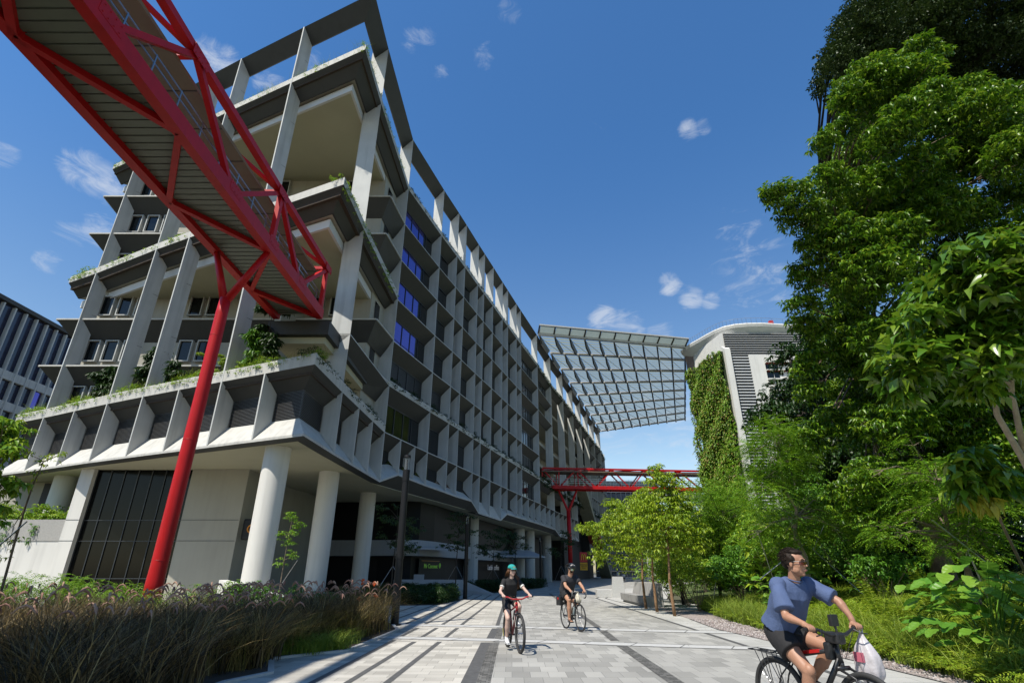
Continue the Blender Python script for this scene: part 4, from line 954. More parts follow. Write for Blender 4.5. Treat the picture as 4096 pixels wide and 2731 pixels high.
def solid(name,mb,voxel,m,par,it=6,fac=.5,wrinkle=0,ws=9.,smooth=True):
    me=bpy.data.meshes.new('tmp'); me.from_pydata(mb.v,[],mb.f); o=bpy.data.objects.new('tmp',me); COL.objects.link(o)
    r=o.modifiers.new('r','REMESH'); r.mode='VOXEL'; r.voxel_size=voxel
    s=o.modifiers.new('s','SMOOTH'); s.iterations=it; s.factor=fac
    dg=bpy.context.evaluated_depsgraph_get(); m2=bpy.data.meshes.new_from_object(o.evaluated_get(dg)); bpy.data.objects.remove(o)
    if wrinkle:
        ns=[v.normal.copy() for v in m2.vertices]
        for v,nn in zip(m2.vertices,ns):
            p=v.co.copy(); n=mnoise.noise(Vector((p.x*ws,p.y*ws,p.z*ws*.45)))+.5*mnoise.noise(Vector((p.x*ws*2.3,p.y*ws*2.3,p.z*ws)))
            v.co=p+nn*n*wrinkle
    m2.name=name; m2.materials.clear(); return link_mesh(name,m2,m,par,smooth=True)
def loft(b,rings,n=28,pw=2.0):
    """rings: (center, ux, uy, a, b2)"""
    base=len(b.v)
    for c,ux,uy,a,d in rings:
        for k in range(n):
            t=2*math.pi*k/n; co_,si=math.cos(t),math.sin(t); e=2/pw
            x=a*abs(co_)**e*(1 if co_>=0 else -1); y=d*abs(si)**e*(1 if si>=0 else -1)
            b.v.append(tuple(Vector(c)+Vector(ux)*x+Vector(uy)*y))
    for i in range(len(rings)-1):
        for k in range(n): b.f.append((base+i*n+k,base+i*n+(k+1)%n,base+(i+1)*n+(k+1)%n,base+(i+1)*n+k)); b.mi.append(0)
    b.f.append(tuple(base+k for k in range(n-1,-1,-1))); e=base+(len(rings)-1)*n; b.f.append(tuple(e+k for k in range(n))); b.mi+=[0,0]
def taper(b,p,q,r0,r1,rm=None,mid=.35,caps=True,n=20):
    p=Vector(p);q=Vector(q); rm=rm or max(r0,r1)*1.02; pts=[p,p.lerp(q,mid*.5),p.lerp(q,mid),p.lerp(q,.7),q]; rad=[r0,(r0+rm)/2,rm,(rm+2*r1)/3,r1]
    b.tube(pts,rad,n)
    if caps: b.ell(p,(r0,)*3,16,10); b.ell(q,(r1,)*3,16,10)
def hand(b,wrist,grip,side,k=1.):
    """palm over the grip and five separate curled fingers round it (grip axis = y)"""
    w=Vector(wrist); g=Vector(grip); d=(g-w).normalized(); top_=g+Vector((-.022,0,.026))*k
    taper(b,w,top_,.026*k,.024*k,.028*k); 
    for j in range(4): b.ell(top_+Vector((.0,(j-1.5)*.0205*k,.002)),(.030*k,.0125*k,.015*k),12,8)
    ln=[.9,1.,.95,.78]
    for j in range(4):
        y=side*(1.5-j)*-.0225*k; c=g+Vector((0,y,0)); rr=.024*k
        arc=2.9*ln[j]; pts=[]
        for i in range(7):
            a=math.pi*.62-arc*i/6; pts.append(c+Vector((math.cos(a)*rr*1.15,0,math.sin(a)*rr)))
        b.tube([top_+Vector((.005,y,0))]+pts,[.0105*k]+[.0098*k]*4+[.009*k,.0085*k,.006*k],10); b.ell(pts[-1],(.0075*k,)*3,8,6)
        b.ell(pts[1],(.0108*k,)*3,8,6)
    y=side*-.052*k; c=g; pts=[top_+Vector((-.012,y*.55,-.004)),g+Vector((-.03*k,y,-.004)),g+Vector((-.016*k,y*1.05,-.026*k)),g+Vector((.006*k,y*.85,-.030*k))]
    b.tube(pts,[.014*k,.012*k,.0108*k,.007*k],10); b.ell(pts[-1],(.008*k,)*3,8,6)
def head_mesh(b,c,yaw,pitch=0,k=1.,jaw=1.,roll=0):
    Rm=(Matrix.Rotation(yaw,3,'Z')@Matrix.Rotation(pitch,3,'Y')@Matrix.Rotation(roll,3,'X')); C=Vector(c)
    T=lambda x,y,z: C+Rm@(Vector((x,y,z))*k)
    def E(x,y,z,a,d,e): b.ell(T(x,y,z),(a*k,d*k,e*k),20,14,rot=Rm)
    E(-.012,0,.035,.098,.077,.088); E(.03,0,-.01,.066,.066,.085); E(.035,0,-.062,.052,.052*jaw,.05); E(.066,0,-.092,.022,.024*jaw,.018)
    E(.082,0,.036,.018,.045,.012); E(.097,0,.0,.014,.010,.026); E(.108,0,-.016,.013,.013,.010); E(.092,0,-.052,.013,.024,.006); E(.092,0,-.061,.012,.020,.006)
    for s in (-1,1): E(.068,s*.036,-.016,.022,.022,.022); E(-.002,s*.077,-.005,.017,.008,.030); E(.0,s*.080,-.022,.010,.006,.012); E(.02,s*.052*jaw,-.055,.04,.014,.03)
    return T,Rm
skin=lambda nm,c: mat(nm,c,.5,.10,14,.06,70,spec=.4)
def person(label,org,rz,pose,o):
    t=thing('person',label,'person',(org[0],org[1],0),rz,group=None)
    P=pose; k=o.get('k',1.); sk=o['skin']; vx=o.get('voxel',.009); f=o.get('fat',1.)
    hip=Vector(P['hip']); ch=Vector(P['chest']); nk=Vector(P['neck']); hd=Vector(P['head']); b=MB()
    sp=(ch-hip).normalized(); uy=Vector((0,1,0)); fr=uy.cross(sp).normalized()
    tors=[(hip-sp*.06,fr,uy,.085*f,.145*f),(hip+sp*.04,fr,uy,.11*f,.165*f),(hip.lerp(ch,.35),fr,uy,.095*f,.135*f),(hip.lerp(ch,.75),fr,uy,.115*f,.165*f),(ch,fr,uy,.115*f,.18*f),(ch.lerp(nk,.6),fr,uy,.085*f,.13*f),(nk,fr,uy,.05,.06)]
    loft(b,tors,pw=2.3)
    T,Rm=head_mesh(b,hd,P['yaw'],P.get('pitch',0),k=o.get('hk',1.0),jaw=o.get('jaw',1.))
    taper(b,nk-Vector((0,0,.03)),T(-.015,0,-.06),.058*o.get('nk',1),.052*o.get('nk',1))
    for s,key in ((-1,'R'),(1,'L')):
        sh=Vector(P['sh'+key]); el=Vector(P['el'+key]); g=Vector(P['hand'+key]); w=g+(el-g).normalized()*.085+Vector((0,0,.02))
        am=o.get('arm',1.)
        b.ell(sh,(.062*am,)*3,16,12); taper(b,sh,el,.052*am,.039*am,.053*am); taper(b,el,w,.040*am,.0265*am,.043*am,.25); hand(b,w,g,s,o.get('handk',1.))
        hj=hip+Vector((.0,s*.085,-.03)); kn=Vector(P['kn'+key]); an=Vector(P['an'+key]); lg=o.get('leg',1.)
        b.ell(hj,(.09*f,.09*f,.09*f),16,12); taper(b,hj,kn,.090*lg,.056*lg,.094*lg,.3); b.ell(kn+Vector((.012,0,.01)),(.056*lg,.05*lg,.06*lg),16,12); taper(b,kn,an,.054*lg,.036*lg,.060*lg,.45)
        back=(kn-an).normalized().cross(Vector((0,1,0))); b.ell(kn.lerp(an,.32)-(-back if back.x<0 else back)*.016,(.046*lg,.046*lg,.11*lg),16,12)
        b.tube([an+Vector((-.03,0,-.02)),an+Vector((.04,s*.005,-.045)),an+Vector((.13,s*.01,-.068))],[.038,.036,.026],14); b.ell(an+Vector((.14,s*.01,-.07)),(.04,.042,.018),14,8)
        if o.get('toes'):
            for j in range(5): b.ell(an+Vector((.175-.008*abs(j-1.2),s*(.03-.017*j)*-1,-.075)),(.018,.0095,.011),10,6)
    solid('body',b,vx,sk,t,it=3,fac=.4)
    # shirt
    b=MB(); e=o.get('ease',.022); hem=P['hem'] ; hv=hip.lerp(ch,hem)
    rings=[(hv-sp*.0,fr,uy,.125*f+e*1.2,.17*f+e*1.2),(hip.lerp(ch,max(hem+.15,.35)),fr,uy,.112*f+e,.158*f+e),(hip.lerp(ch,.8),fr,uy,.122*f+e*.8,.178*f+e*.8),(ch+sp*.02,fr,uy,.118*f+e*.6,.185*f+e*.5),(ch.lerp(nk,.55),fr,uy,.09*f+e*.6,(.14*f+e*.4)*o.get('trap',1.08)),(nk+sp*.0,fr,uy,.068,.078*o.get('trap',1.08))]
    loft(b,rings,pw=2.4)
    for s,key in ((-1,'R'),(1,'L')):
        sh=Vector(P['sh'+key]); el=Vector(P['el'+key]); am=o.get('arm',1.); b.ell(sh,((.066+e*.5)*am,)*3,18,12); u=o.get('sleeve',.6); q=sh.lerp(el,u); b.tube([sh.lerp(ch,.3),sh,sh.lerp(q,.5),q],[.07,(.062+e*.5)*am,(.058+e*.7)*am,(.055+e*1.0)*am],22)
    so_=solid('shirt',b,vx*1.1,o['shirt'],t,it=3,wrinkle=o.get('wr',.006),ws=o.get('ws',9.))
    if o.get('band'):
        for s,key in ((-1,'R'),(1,'L')):
            sh=Vector(P['sh'+key]); el=Vector(P['el'+key]); u=o['sleeve']; bb=MB()
            for a0,a1,mi in ((u-.16,u-.02,0),(u-.02,u+.0,1),(u+.0,u+.10,0)): bb.tube([sh.lerp(el,a0),sh.lerp(el,a1)],[.051,.053],24,mi=mi)
            bb.build('sleeve_band',[M['white'],blk],so_,local=True)
    # shorts
    b=MB(); loft(b,[(hip-sp*.08,fr,uy,.10*f+.015,.155*f+.015),(hip+sp*.02,fr,uy,.122*f+.012,.175*f+.012),(hip.lerp(ch,.22),fr,uy,.112*f+.01,.158*f+.01)],pw=2.3)
    for s,key in ((-1,'R'),(1,'L')):
        hj=hip+Vector((.0,s*.085,-.03)); kn=Vector(P['kn'+key]); u=o.get('short',.62); lg=o.get('leg',1.); sl=o.get('sloose',.014); q=hj.lerp(kn,u)
        b.ell(hj,((.097+sl*.5)*f,)*3,18,12); b.tube([hj,hj.lerp(q,.5),q],[(.096+sl*.5)*lg,(.092+sl)*lg,(.078+sl*1.3)*lg],24)
    solid('shorts',b,vx*1.1,o['shorts'],t,it=3,wrinkle=o.get('wr',.006)*.6)
    # shoes
    for s,key in ((-1,'R'),(1,'L')):
        an=Vector(P['an'+key]); b=MB()
        if o.get('toes'):
            b.box(an.x-.06,an.x+.20,an.y-.045,an.y+.045,an.z-.105,an.z-.085)
            for dx,hh in ((.0,.05),(.07,.02),(.13,.0)): b.tube([an+Vector((dx,-.047,-.09)),an+Vector((dx+.0,-.03,-.035+hh*.4)),an+Vector((dx,.03,-.035+hh*.4)),an+Vector((dx,.047,-.09))],.012,8)
            b.build('sandal',blk,t,local=True,bevel=.006)
        else:
            b.tube([an+Vector((-.035,0,-.035)),an+Vector((.03,0,-.055)),an+Vector((.11,s*.008,-.072)),an+Vector((.17,s*.01,-.078))],[.048,.050,.042,.028],18); b.ell(an+Vector((-.03,0,-.06)),(.045,.04,.042),14,10); b.ell(an+Vector((.16,s*.01,-.076)),(.045,.042,.028),14,10); b.tube([an+Vector((0,0,-.03)),an+Vector((-.003,0,.03))],[.046,.044],16)
            b.hexa([an+Vector(v) for v in ((-.075,-.04,-.108),(.2,-.042,-.108),(.2,.042,-.108),(-.075,.04,-.108))],[an+Vector(v) for v in ((-.07,-.038,-.085),(.19,-.04,-.085),(.19,.04,-.085),(-.07,.038,-.085))])
            solid('shoe',b,.007,o['shoe'],t,it=2)
    # sunglasses
    b=MB(); hk=o.get('hk',1.)
    sg=o.get('glass','wrap'); 
    K=10; vs=[]
    lo_,hi_=(-.010,.021) if sg!='big' else (-.026,.030)
    for i in range(K+1):
        a=(i/K-.5)*2.1; x=.108*math.cos(a*.80)-.004+.004; y=.078*math.sin(a*.95)/math.sin(1.0)*.92; nd=.012 if abs(i-K/2)<1 and sg!='big' else 0
        vs+=[T(x,y,lo_+nd),T(x+.003,y,hi_)]
    b.add([tuple(v) for v in vs],[(2*i,2*i+2,2*i+3,2*i+1) for i in range(K)])
    gl=b.build('sunglasses',o['glassm'],t,local=True); sd=gl.modifiers.new('s','SOLIDIFY'); sd.thickness=.004
    b=MB(); 
    for s in (-1,1): b.tube([T(.078,s*.070,.02),T(.03,s*.082,.018),T(-.02,s*.083,.008)],.0035,6)
    for i in range(K): b.tube([vs[2*i+1],vs[2*i+3]],.003,6)
    b.build('glasses_frame',blk,t,local=True)
    b=MB(); b.ell(T(.100,0,-.052),(.008,.020,.0045),12,6,rot=Rm); b.ell(T(.099,0,-.060),(.008,.016,.005),12,6,rot=Rm); b.build('lips',o['lip'],t,local=True,smooth=True)
    return t,T,Rm
def hair_strands(par,T,m,n,rng,fn,r=.004,name='hair'):
    b=MB()
    for i in range(n):
        pts=fn(i,rng)
        b.tube([tuple(T(*p)) for p in pts],[r,r*1.1,r*.8,r*.3][:len(pts)] if len(pts)<=4 else [r]*(len(pts)-1)+[r*.3],5,cap=True)
    return b
hair_dark=mat('hair_dark_brown',(.02,.013,.009),.6,.3,60,spec=.15); hair_br=mat('hair_auburn',(.09,.04,.015),.55,.35,50,spec=.25)
def cap_hair(T,Rm,m,par,k=1.,front=.045,low=.0,wr=.009,ws=28,vx=.007):
    """hair mass: ellipsoids over the back, top and sides, remeshed and roughened"""
    b=MB()
    def E(x,y,z,a,d,e): b.ell(T(x,y,z),(a*k,d*k,e*k),20,14,rot=Rm)
    E(-.036,0,.045,.094,.088,.090); E(.012,0,.098,.072,.072,.034); E(front,0,.104,.035,.058,.018); E(-.07,0,-.01+low,.05,.066,.06)
    for q in (-1,1): E(-.008,q*.068,.038,.050,.022,.042); E(-.03,q*.066,.0+low,.034,.020,.036)
    return solid('hair',b,vx,m,par,it=3,wrinkle=wr,ws=ws)
# --- near rider
org=(2.83,6.55); hdv=(.33,-.944)
bk,rz,gr,cr_=bicycle('bicycle','black trekking bicycle with rear luggage rack under the man in the blue t-shirt',org,hdv,1.06,.36,blk,blk,'riser',rack=True,legphase=-75,sh=.96,tw=.024)
b=MB(); b.box(.72,.80,-.07,.07,.78,.93); b.box(.74,.9,-.055,.055,.92,1.02); b.build('handlebar_bag',blk,bk,local=True,bevel=.02)
b=MB(); b.box(.83,.87,-.05,.04,1.07,1.17); b.tube([(.86,0,1.0),(.85,0,1.09)],.012,8); b.build('phone_mount',blk,bk,local=True,bevel=.008)
b=MB(); b.bar((.40,0,.80),(.62,0,.84),.045,.03); b.build('frame_decal',redp,bk,local=True)
BBx,BBz,px,pz=cr_
sh_b=mat('tshirt_blue',(.075,.115,.235),.85,.10,6,.25,60)
pose=dict(hip=(.17,0,1.0),chest=(.40,0,1.34),neck=(.46,0,1.475),head=(.52,-.01,1.63),yaw=R(22),pitch=R(4),shR=(.42,-.20,1.42),shL=(.44,.20,1.42),elR=(.57,-.30,1.14),elL=(.70,.29,1.27),handR=gr[0],handL=gr[1],
  knR=(.56,-.14,.66),knL=(.63,.13,.86),anR=(BBx+px-.03,-.12,BBz+pz+.10),anL=(BBx-px-.05,.12,BBz-pz+.10),hem=.06)
nr,T,Rm=person('man with dark hair, red sunglasses, loose blue t-shirt and black shorts riding at lower right',org,rz,pose,dict(skin=skin('skin_tanned',(.42,.22,.14)),shirt=sh_b,shorts=mat('shorts_black',(.012,.012,.014),.85,.1,6,.2,50),shoe=blk,lip=mat('lips_a',(.32,.12,.09),.5),glassm=mat('lens_red',(.10,.01,.008),.1,spec=.8,coat=.6),voxel=.0062,fat=1.05,arm=1.0,leg=1.05,sleeve=.80,ease=.034,wr=.017,ws=6.5,short=.55,sloose=.03,hk=1.10,trap=1.25,handk=1.02))
hr=cap_hair(T,Rm,hair_dark,nr,k=1.03,front=.045,wr=.005,ws=45,low=.012)
rng=random.Random(5); b=MB()
for i in range(420):
    a=rng.uniform(0,6.28); ph=rng.uniform(0,1.8) if math.cos(a)<-.1 else rng.uniform(0,1.0)
    x=-.022+.104*math.sin(ph)*math.cos(a); y=.094*math.sin(ph)*math.sin(a); z_=.045+.096*math.cos(ph); dx=-.04
    b.tube([T(x*.97,y*.97,z_*.99),T(x+dx*.3,y*1.0,z_+.002),T(x+dx*.6,y*1.01,z_-.010)],[.0026,.0024,.001],4)
b.build('hair_strands',hair_dark,hr,local=True,smooth=True)
b=MB()
for s in (-1,1): b.tube([T(.098,s*.018,.036),T(.094,s*.036,.042),T(.078,s*.054,.036)],[.004,.005,.002],6)
b.build('eyebrow',hair_dark,nr,local=True)
b=MB(); b.torus(Vector(pose['neck'])+Vector((.015,0,.0)),(.35,0,1),.072,.007,30,6); b.build('collar',sh_b,nr,local=True,smooth=True)
# plastic bag hanging from the far grip
bagm=mat('white_plastic_bag',(.80,.76,.78),.35,.10,5,.5,16,trans=.35)
def bag(name,label,loc,par_rz,w,h,m,seed=1,cols=None,group=None,amp=.022):
    t=thing(name,label,'bag',loc,par_rz,group); b=MB(); n=26; rings=[]; prof=[(0,.010),(.05,.018),(.13,.035),(.25,.066),(.42,.098),(.6,.115),(.78,.118),(.92,.09),(1,.04)]
    for f,r_ in prof: rings.append((Vector((0,0,-f*h)),Vector((1,0,0)),Vector((0,1,0)),r_*w,r_*w*.75))
    loft(b,rings,n=n); me=bpy.data.meshes.new(name); me.from_pydata(b.v,[],b.f); o=bpy.data.objects.new('tmp',me); COL.objects.link(o); s_=o.modifiers.new('s','SUBSURF'); s_.levels=2
    dg=bpy.context.evaluated_depsgraph_get(); m2=bpy.data.meshes.new_from_object(o.evaluated_get(dg)); bpy.data.objects.remove(o)
    for v in m2.vertices:
        p=v.co; a=math.atan2(p.y,p.x); f=-p.z/h; v.co=p+Vector((p.x,p.y,0)).normalized()*(amp*f*math.sin(a*7+seed+p.z*9)*.5+ .5*amp*mnoise.noise(Vector((p.x*14+seed,p.y*14,p.z*11))))
    link_mesh('bag_body',m2,m,t,smooth=True)
    b=MB(); 
    for s in (-1,1): b.tube([(0,s*.012,-.02),(0,s*.02,.02),(0,s*.01,.055)],[.010,.006,.004],6)
    b.build('handle',m,t,local=True); return t
def w2(org,rz,p): c_,s_=math.cos(rz),math.sin(rz); return (org[0]+c_*p[0]-s_*p[1],org[1]+s_*p[0]+c_*p[1],p[2])
g=gr[1]; bt_=bag('plastic_bag','white plastic shopping bag with pink print hanging from the near man\'s handlebar',w2(org,rz,(g[0]+.0,g[1]+.04,g[2]-.04)),rz,1.15,.44,bagm)
b=MB(); b.box(-.045,.05,-.112,-.090,-.25,-.17); b.build('printed_patch',mat('pink_print',(.62,.16,.22),.5,.1),bt_,local=True)
# --- woman
org=(-.1,13.58); hdv=(.25,-.97)
bk,rz,gr,cr_=bicycle('bicycle','red mountain bicycle with wide red handlebar ridden by the woman in the teal cap',org,hdv,1.08,.365,darkred,blk,'riser',susp=True,legphase=-80,sh=.95,tw=.029,mark=yel2)
b=MB(); b.tube([(.835,0,.78),(.79,0,.93)],.029,16); b.build('head_tube',redp,bk,local=True,smooth=True)
for o_ in bk.children:
    if o_.name.startswith('handlebar'): o_.data.materials.clear(); o_.data.materials.append(redp)
b=MB(); b.tube([(.60,0,.60),(.70,0,.76)],.04,14); b.build('bottle',blk,bk,local=True)
BBx,BBz,px,pz=cr_
pose=dict(hip=(.17,0,.985),chest=(.31,0,1.30),neck=(.35,0,1.425),head=(.395,0,1.57),yaw=R(-24)+R(42),pitch=R(2),shR=(.32,-.165,1.35),shL=(.32,.165,1.35),elR=(.50,-.30,1.14),elL=(.50,.29,1.16),handR=gr[0],handL=gr[1],
  knR=(.54,-.13,.60),knL=(.60,.12,.83),anR=(BBx+px-.04,-.125,BBz+pz+.10),anL=(BBx-px-.05,.12,BBz-pz+.10),hem=.30)
wm,T,Rm=person('woman in teal cap, black tee with white striped cuffs and black shorts cycling',org,rz,pose,dict(skin=skin('skin_fair',(.62,.42,.34)),shirt=mat('tee_black',(.01,.01,.011),.85,.1,6,.2,50),shorts=mat('cycling_shorts_black',(.008,.008,.009),.7,.1,6),shoe=mat('white_trainers',(.8,.8,.8),.5,.05,9),lip=mat('lips_b',(.5,.16,.15),.5),glassm=mat('lens_black',(.008,.008,.012),.08,spec=.9),voxel=.0075,fat=.86,arm=.80,leg=.92,sleeve=.52,ease=.014,wr=.005,short=.60,sloose=.013,hk=.96,handk=.9,jaw=.9,nk=.86,band=True))
teal=mat('cap_teal',(.01,.33,.31),.8,.06,8)
hr=cap_hair(T,Rm,hair_br,wm,k=.96,wr=.006,low=-.01)
b=MB(); rng=random.Random(3)
for i in range(150):
    s=rng.choice((-1,1)); a=rng.uniform(.9,3.1)*s; x=-.02+.1*math.cos(a); y=.086*math.sin(a); 
    b.tube([T(x,y,.02),T(x-.03,y*1.25,-.03),T(x-.05+rng.uniform(-.03,.01),y*1.3+rng.uniform(-.02,.02),-.09-rng.random()*.05)],[.005,.006,.0015],5)
for i in range(230): # long tail blown over her left shoulder
    o1=rng.uniform(-.02,.02); o2=rng.uniform(-.035,.035); l=rng.uniform(.7,1.)
    b.tube([T(-.08,.02+o1,-.02),T(-.07,.10+o2,-.07),T(-.02,.155+o2*1.2,-.13),T(.02,.18+o2,-.22*l-.02),T(.045,.17+o1,-.32*l),T(.06,.15+o2*.7,-.40*l)],[.006,.006,.0055,.005,.004,.0015],5)
b.build('ponytail',hair_br,hr,local=True,smooth=True)
b=MB(); cb=MB()
for i in range(9):
    pass
n_=28; K=8
for i in range(K+1):
    ph=math.pi/2*i/K
    for k in range(n_): a=2*math.pi*k/n_; b.v.append(tuple(T(-.008+.112*math.sin(ph)*math.cos(a),.094*math.sin(ph)*math.sin(a),.050+.094*math.cos(ph)**.8 if ph<1.57 else .050)))
for i in range(K):
    for k in range(n_): b.f.append((i*n_+k,(i+1)*n_+k,(i+1)*n_+(k+1)%n_,i*n_+(k+1)%n_)); b.mi.append(0)
st=len(b.v); m_=9
for j in range(2):
    for i in range(m_+1):
        a=(i/m_-.5)*2.0; rr=1 if j==0 else 1.0; ex=0 if j==0 else .07*math.cos(a*.8)
        b.v.append(tuple(T(-.008+.112*math.cos(a)+ex,.094*math.sin(a)*(1 if j==0 else .93),.052-(.0 if j==0 else .014+.008*abs(a)))))
for i in range(m_): b.f.append((st+i,st+i+1,st+m_+1+i+1,st+m_+1+i)); b.mi.append(0)
cap=b.build('cap',teal,wm,local=True,smooth=True); s_=cap.modifiers.new('s','SOLIDIFY'); s_.thickness=.005
b=MB(); b.bar(T(.098,-.03,.088),T(.098,.03,.088),.006,.010); b.build('cap_print',mat('cap_print_yellow',(.7,.7,.1),.6),cap,local=True); b=MB(); b.bar(T(.104,-.034,.070),T(.104,.034,.070),.005,.012); b.build('cap_print',M['white'],cap,local=True)
# --- second man
org=(1.6,17.72); hdv=(.33,-.94)
bk,rz,gr,cr_=bicycle('bicycle','black touring bicycle with drop handlebar, bottle and rear pannier under the helmeted man',org,hdv,1.0,.355,blk,blk,'drop',rack=True,fender=True,legphase=-25,sh=.98,tw=.018,bottle=mat('bottle_clear',(.35,.42,.42),.2),ft=.017)
b=MB(); b.box(-.22,.05,-.20,-.08,.62,.86); b.box(-.22,.05,.08,.20,.62,.86); b.box(-.24,.08,-.09,.09,.76,.92); b.build('pannier',blk,bk,local=True,bevel=.02); b=MB(); b.box(-.1,-.02,-.205,-.2,.78,.84); b.build('reflector',redp,bk,local=True)
b=MB(); b.box(.78,.92,-.09,.09,.72,.82); b.build('front_bag',blk,bk,local=True,bevel=.015)
BBx,BBz,px,pz=cr_
pose=dict(hip=(.14,0,1.02),chest=(.36,0,1.33),neck=(.44,0,1.445),head=(.50,0,1.61),yaw=R(18),pitch=R(6),shR=(.39,-.20,1.38),shL=(.39,.20,1.38),elR=(.60,-.235,1.16),elL=(.62,.27,1.17),handR=gr[0],handL=gr[1],
  knR=(.60,-.14,.78),knL=(.52,.13,.66),anR=(BBx+px-.05,-.12,BBz+pz+.10),anL=(BBx-px-.04,.12,BBz-pz+.10),hem=.04)
mn,T,Rm=person('bearded man in a black helmet, mirrored glasses and charcoal t-shirt cycling behind the woman',org,rz,pose,dict(skin=skin('skin_ruddy',(.50,.27,.17)),shirt=mat('tshirt_charcoal',(.026,.026,.032),.85,.1,6,.2,50),shorts=mat('shorts_black_b',(.01,.01,.012),.85,.1,6),shoe=blk,toes=True,lip=mat('lips_c',(.42,.18,.14),.5),glassm=mat('lens_mirror',(.55,.65,.55),.08,metal=.9),voxel=.0085,fat=1.2,arm=1.1,leg=1.12,sleeve=.62,ease=.024,wr=.007,short=.62,sloose=.022,hk=1.04,jaw=1.1,nk=1.15,glass='big',handk=1.05))
b=MB(); rng=random.Random(4)
for i in range(260):
    a=rng.uniform(-1.35,1.35); zz=rng.uniform(-.095,-.045) ; rr=.062+.02*(zz+.095)/.05; x=.022+rr*math.cos(a)*.95; y=rr*math.sin(a)*1.02
    b.ell(T(x,y,zz+.02*abs(a)),(.006,.006,.006),5,4)
b.build('beard',hair_dark,mn,local=True)
b=MB(); hm=mat('helmet_black',(.012,.012,.013),.28,.1,8,coat=.4)
for i in range(7):  # helmet ribs
    y=(i-3)*.026; K=12; pts=[]
    for j in range(K+1): ph=-1.45+2.95*j/K; pts.append(T(-.012+.128*math.sin(ph),y*(1.05),.045+(.118-.0*abs(y))*math.cos(ph)*math.sqrt(max(.2,1-(y/.115)**2))))
    b.tube(pts,[.006]+[.015]*(K-1)+[.006],8)
b.torus(T(-.01,0,.055),Rm@Vector((.1,0,1)),.106,.013,32,8); b.ell(T(-.012,0,.045),(.108,.088,.098),20,12,rot=Rm)
b.build('helmet',hm,mn,local=True,smooth=True)
b=MB(); 
for s in (-1,1): b.tube([T(.02,s*.088,.03),T(.0,s*.078,-.04),T(.02,s*.03,-.10)],.003,5)
b.torus(Vector(gr[1])+Vector((-.09,.0,.03)),(1,0,.4),.031,.006,16,5); b.build('strap',blk,mn,local=True)
bag('plastic_bag','cream cloth-like bag with food hanging from the drop handlebar of the helmeted man',w2(org,rz,(.90,.0,.985)),rz,.95,.26,mat('cream_bag',(.72,.66,.52),.6,.12,8,.4,25,trans=.2),seed=4,amp=.04)
# --- distant pedestrians
def walker(label,x,y,shirt,legs,h=1.7,rz=0):
    t=thing('person',label,'person',(x,y,0),rz,group='people far down the path'); b=MB(); s=h/1.75
    b.ell((0,0,1.64*s),(.09*s,.08*s,.115*s),14,10); taper(b,(0,0,1.42*s),(0,0,1.55*s),.055,.05); loft(b,[((0,0,.9*s),(1,0,0),(0,1,0),.11,.16),((0,0,1.15*s),(1,0,0),(0,1,0),.10,.14),((0,0,1.38*s),(1,0,0),(0,1,0),.11,.19),((0,0,1.47*s),(1,0,0),(0,1,0),.06,.08)])
    for q in (-1,1):
        taper(b,(0,q*.19,1.4*s),(-.03*q,q*.23,1.12*s),.05,.04); taper(b,(-.03*q,q*.23,1.12*s),(.08,q*.22,.9*s),.038,.028); b.ell((.1,q*.22,.84*s),(.03,.02,.06),10,8)
        taper(b,(0,q*.09,.92*s),(.08*q,q*.09,.5*s),.085,.055); taper(b,(.08*q,q*.09,.5*s),(-.06*q,q*.09,.08*s),.055,.035); b.ell((-.06*q+.06,q*.09,.04),(.12,.04,.04),12,8)
    solid('body',b,.022,skin('skin_walker',(.38,.24,.17)),t)
    b=MB(); loft(b,[((0,0,.86*s),(1,0,0),(0,1,0),.13,.18),((0,0,1.2*s),(1,0,0),(0,1,0),.12,.17),((0,0,1.40*s),(1,0,0),(0,1,0),.12,.205),((0,0,1.48*s),(1,0,0),(0,1,0),.06,.08)]); 
    for q in (-1,1): b.tube([(0,q*.17,1.4*s),(-.02*q,q*.225,1.18*s)],.065,14)
    solid('shirt',b,.022,shirt,t)
    b=MB(); b.ell((0,0,.9*s),(.12,.17,.1),14,10)
    for q in (-1,1): b.tube([(0,q*.09,.9*s),(.06*q,q*.09,.5*s)],[.1,.085],14)
    solid('shorts',b,.022,legs,t); b=MB(); b.ell((-.01,0,1.68*s),(.1,.088,.1),12,8); b.build('hair',hair_dark,t,local=True)
walker('distant pedestrian in a white shirt walking in the shade near the diagonal strut',17.9,97,M['white'],blk,1.75,1.4)
walker('distant small pedestrian in a pale top right beside the one in white',18.9,97.5,M['edge'],blk,1.35,1.2)
# ------------------------------------------------------------------ vegetation
CP,SP=math.cos(PT),math.sin(PT)
def pt(x,y,zc):
    u=(x-1176)/1210.; v=(784-y)/1210.; return np.array([u*zc,(CP-v*SP)*zc,1.55+(SP+v*CP)*zc])
def fronds(P,D,L,k,ll,lw,droop=.5,taper=True):
    """pinnate fronds: leaflets both sides of an arching rachis"""
    n=len(P); D=unit(D); L=np.broadcast_to(L,(n,)); S=unit(np.cross(D,np.tile([0,0,1.],(n,1))+RNG.normal(0,.25,(n,3)))); gs=[]
    for j in range(k):
        f=(j+1.)/k; c=P+D*(L*f)[:,None]-np.array([0,0,1])*(droop*L*f**2)[:,None]
        sc=(math.sin(math.pi*(.12+.85*f))+.12) if taper else 1
        dd=D-np.array([0,0,1])*(2*droop*f)
        for s in (-1,1):
            gs.append(leaf2(c,S*s+dd*.35+RNG.normal(0,.12,(n,3)),ll*sc,lw*(.6+.4*sc)))
    V,F=join_geo(gs)
    return V,F
def island_fronds(*a,**k): return fronds(*a,**k)
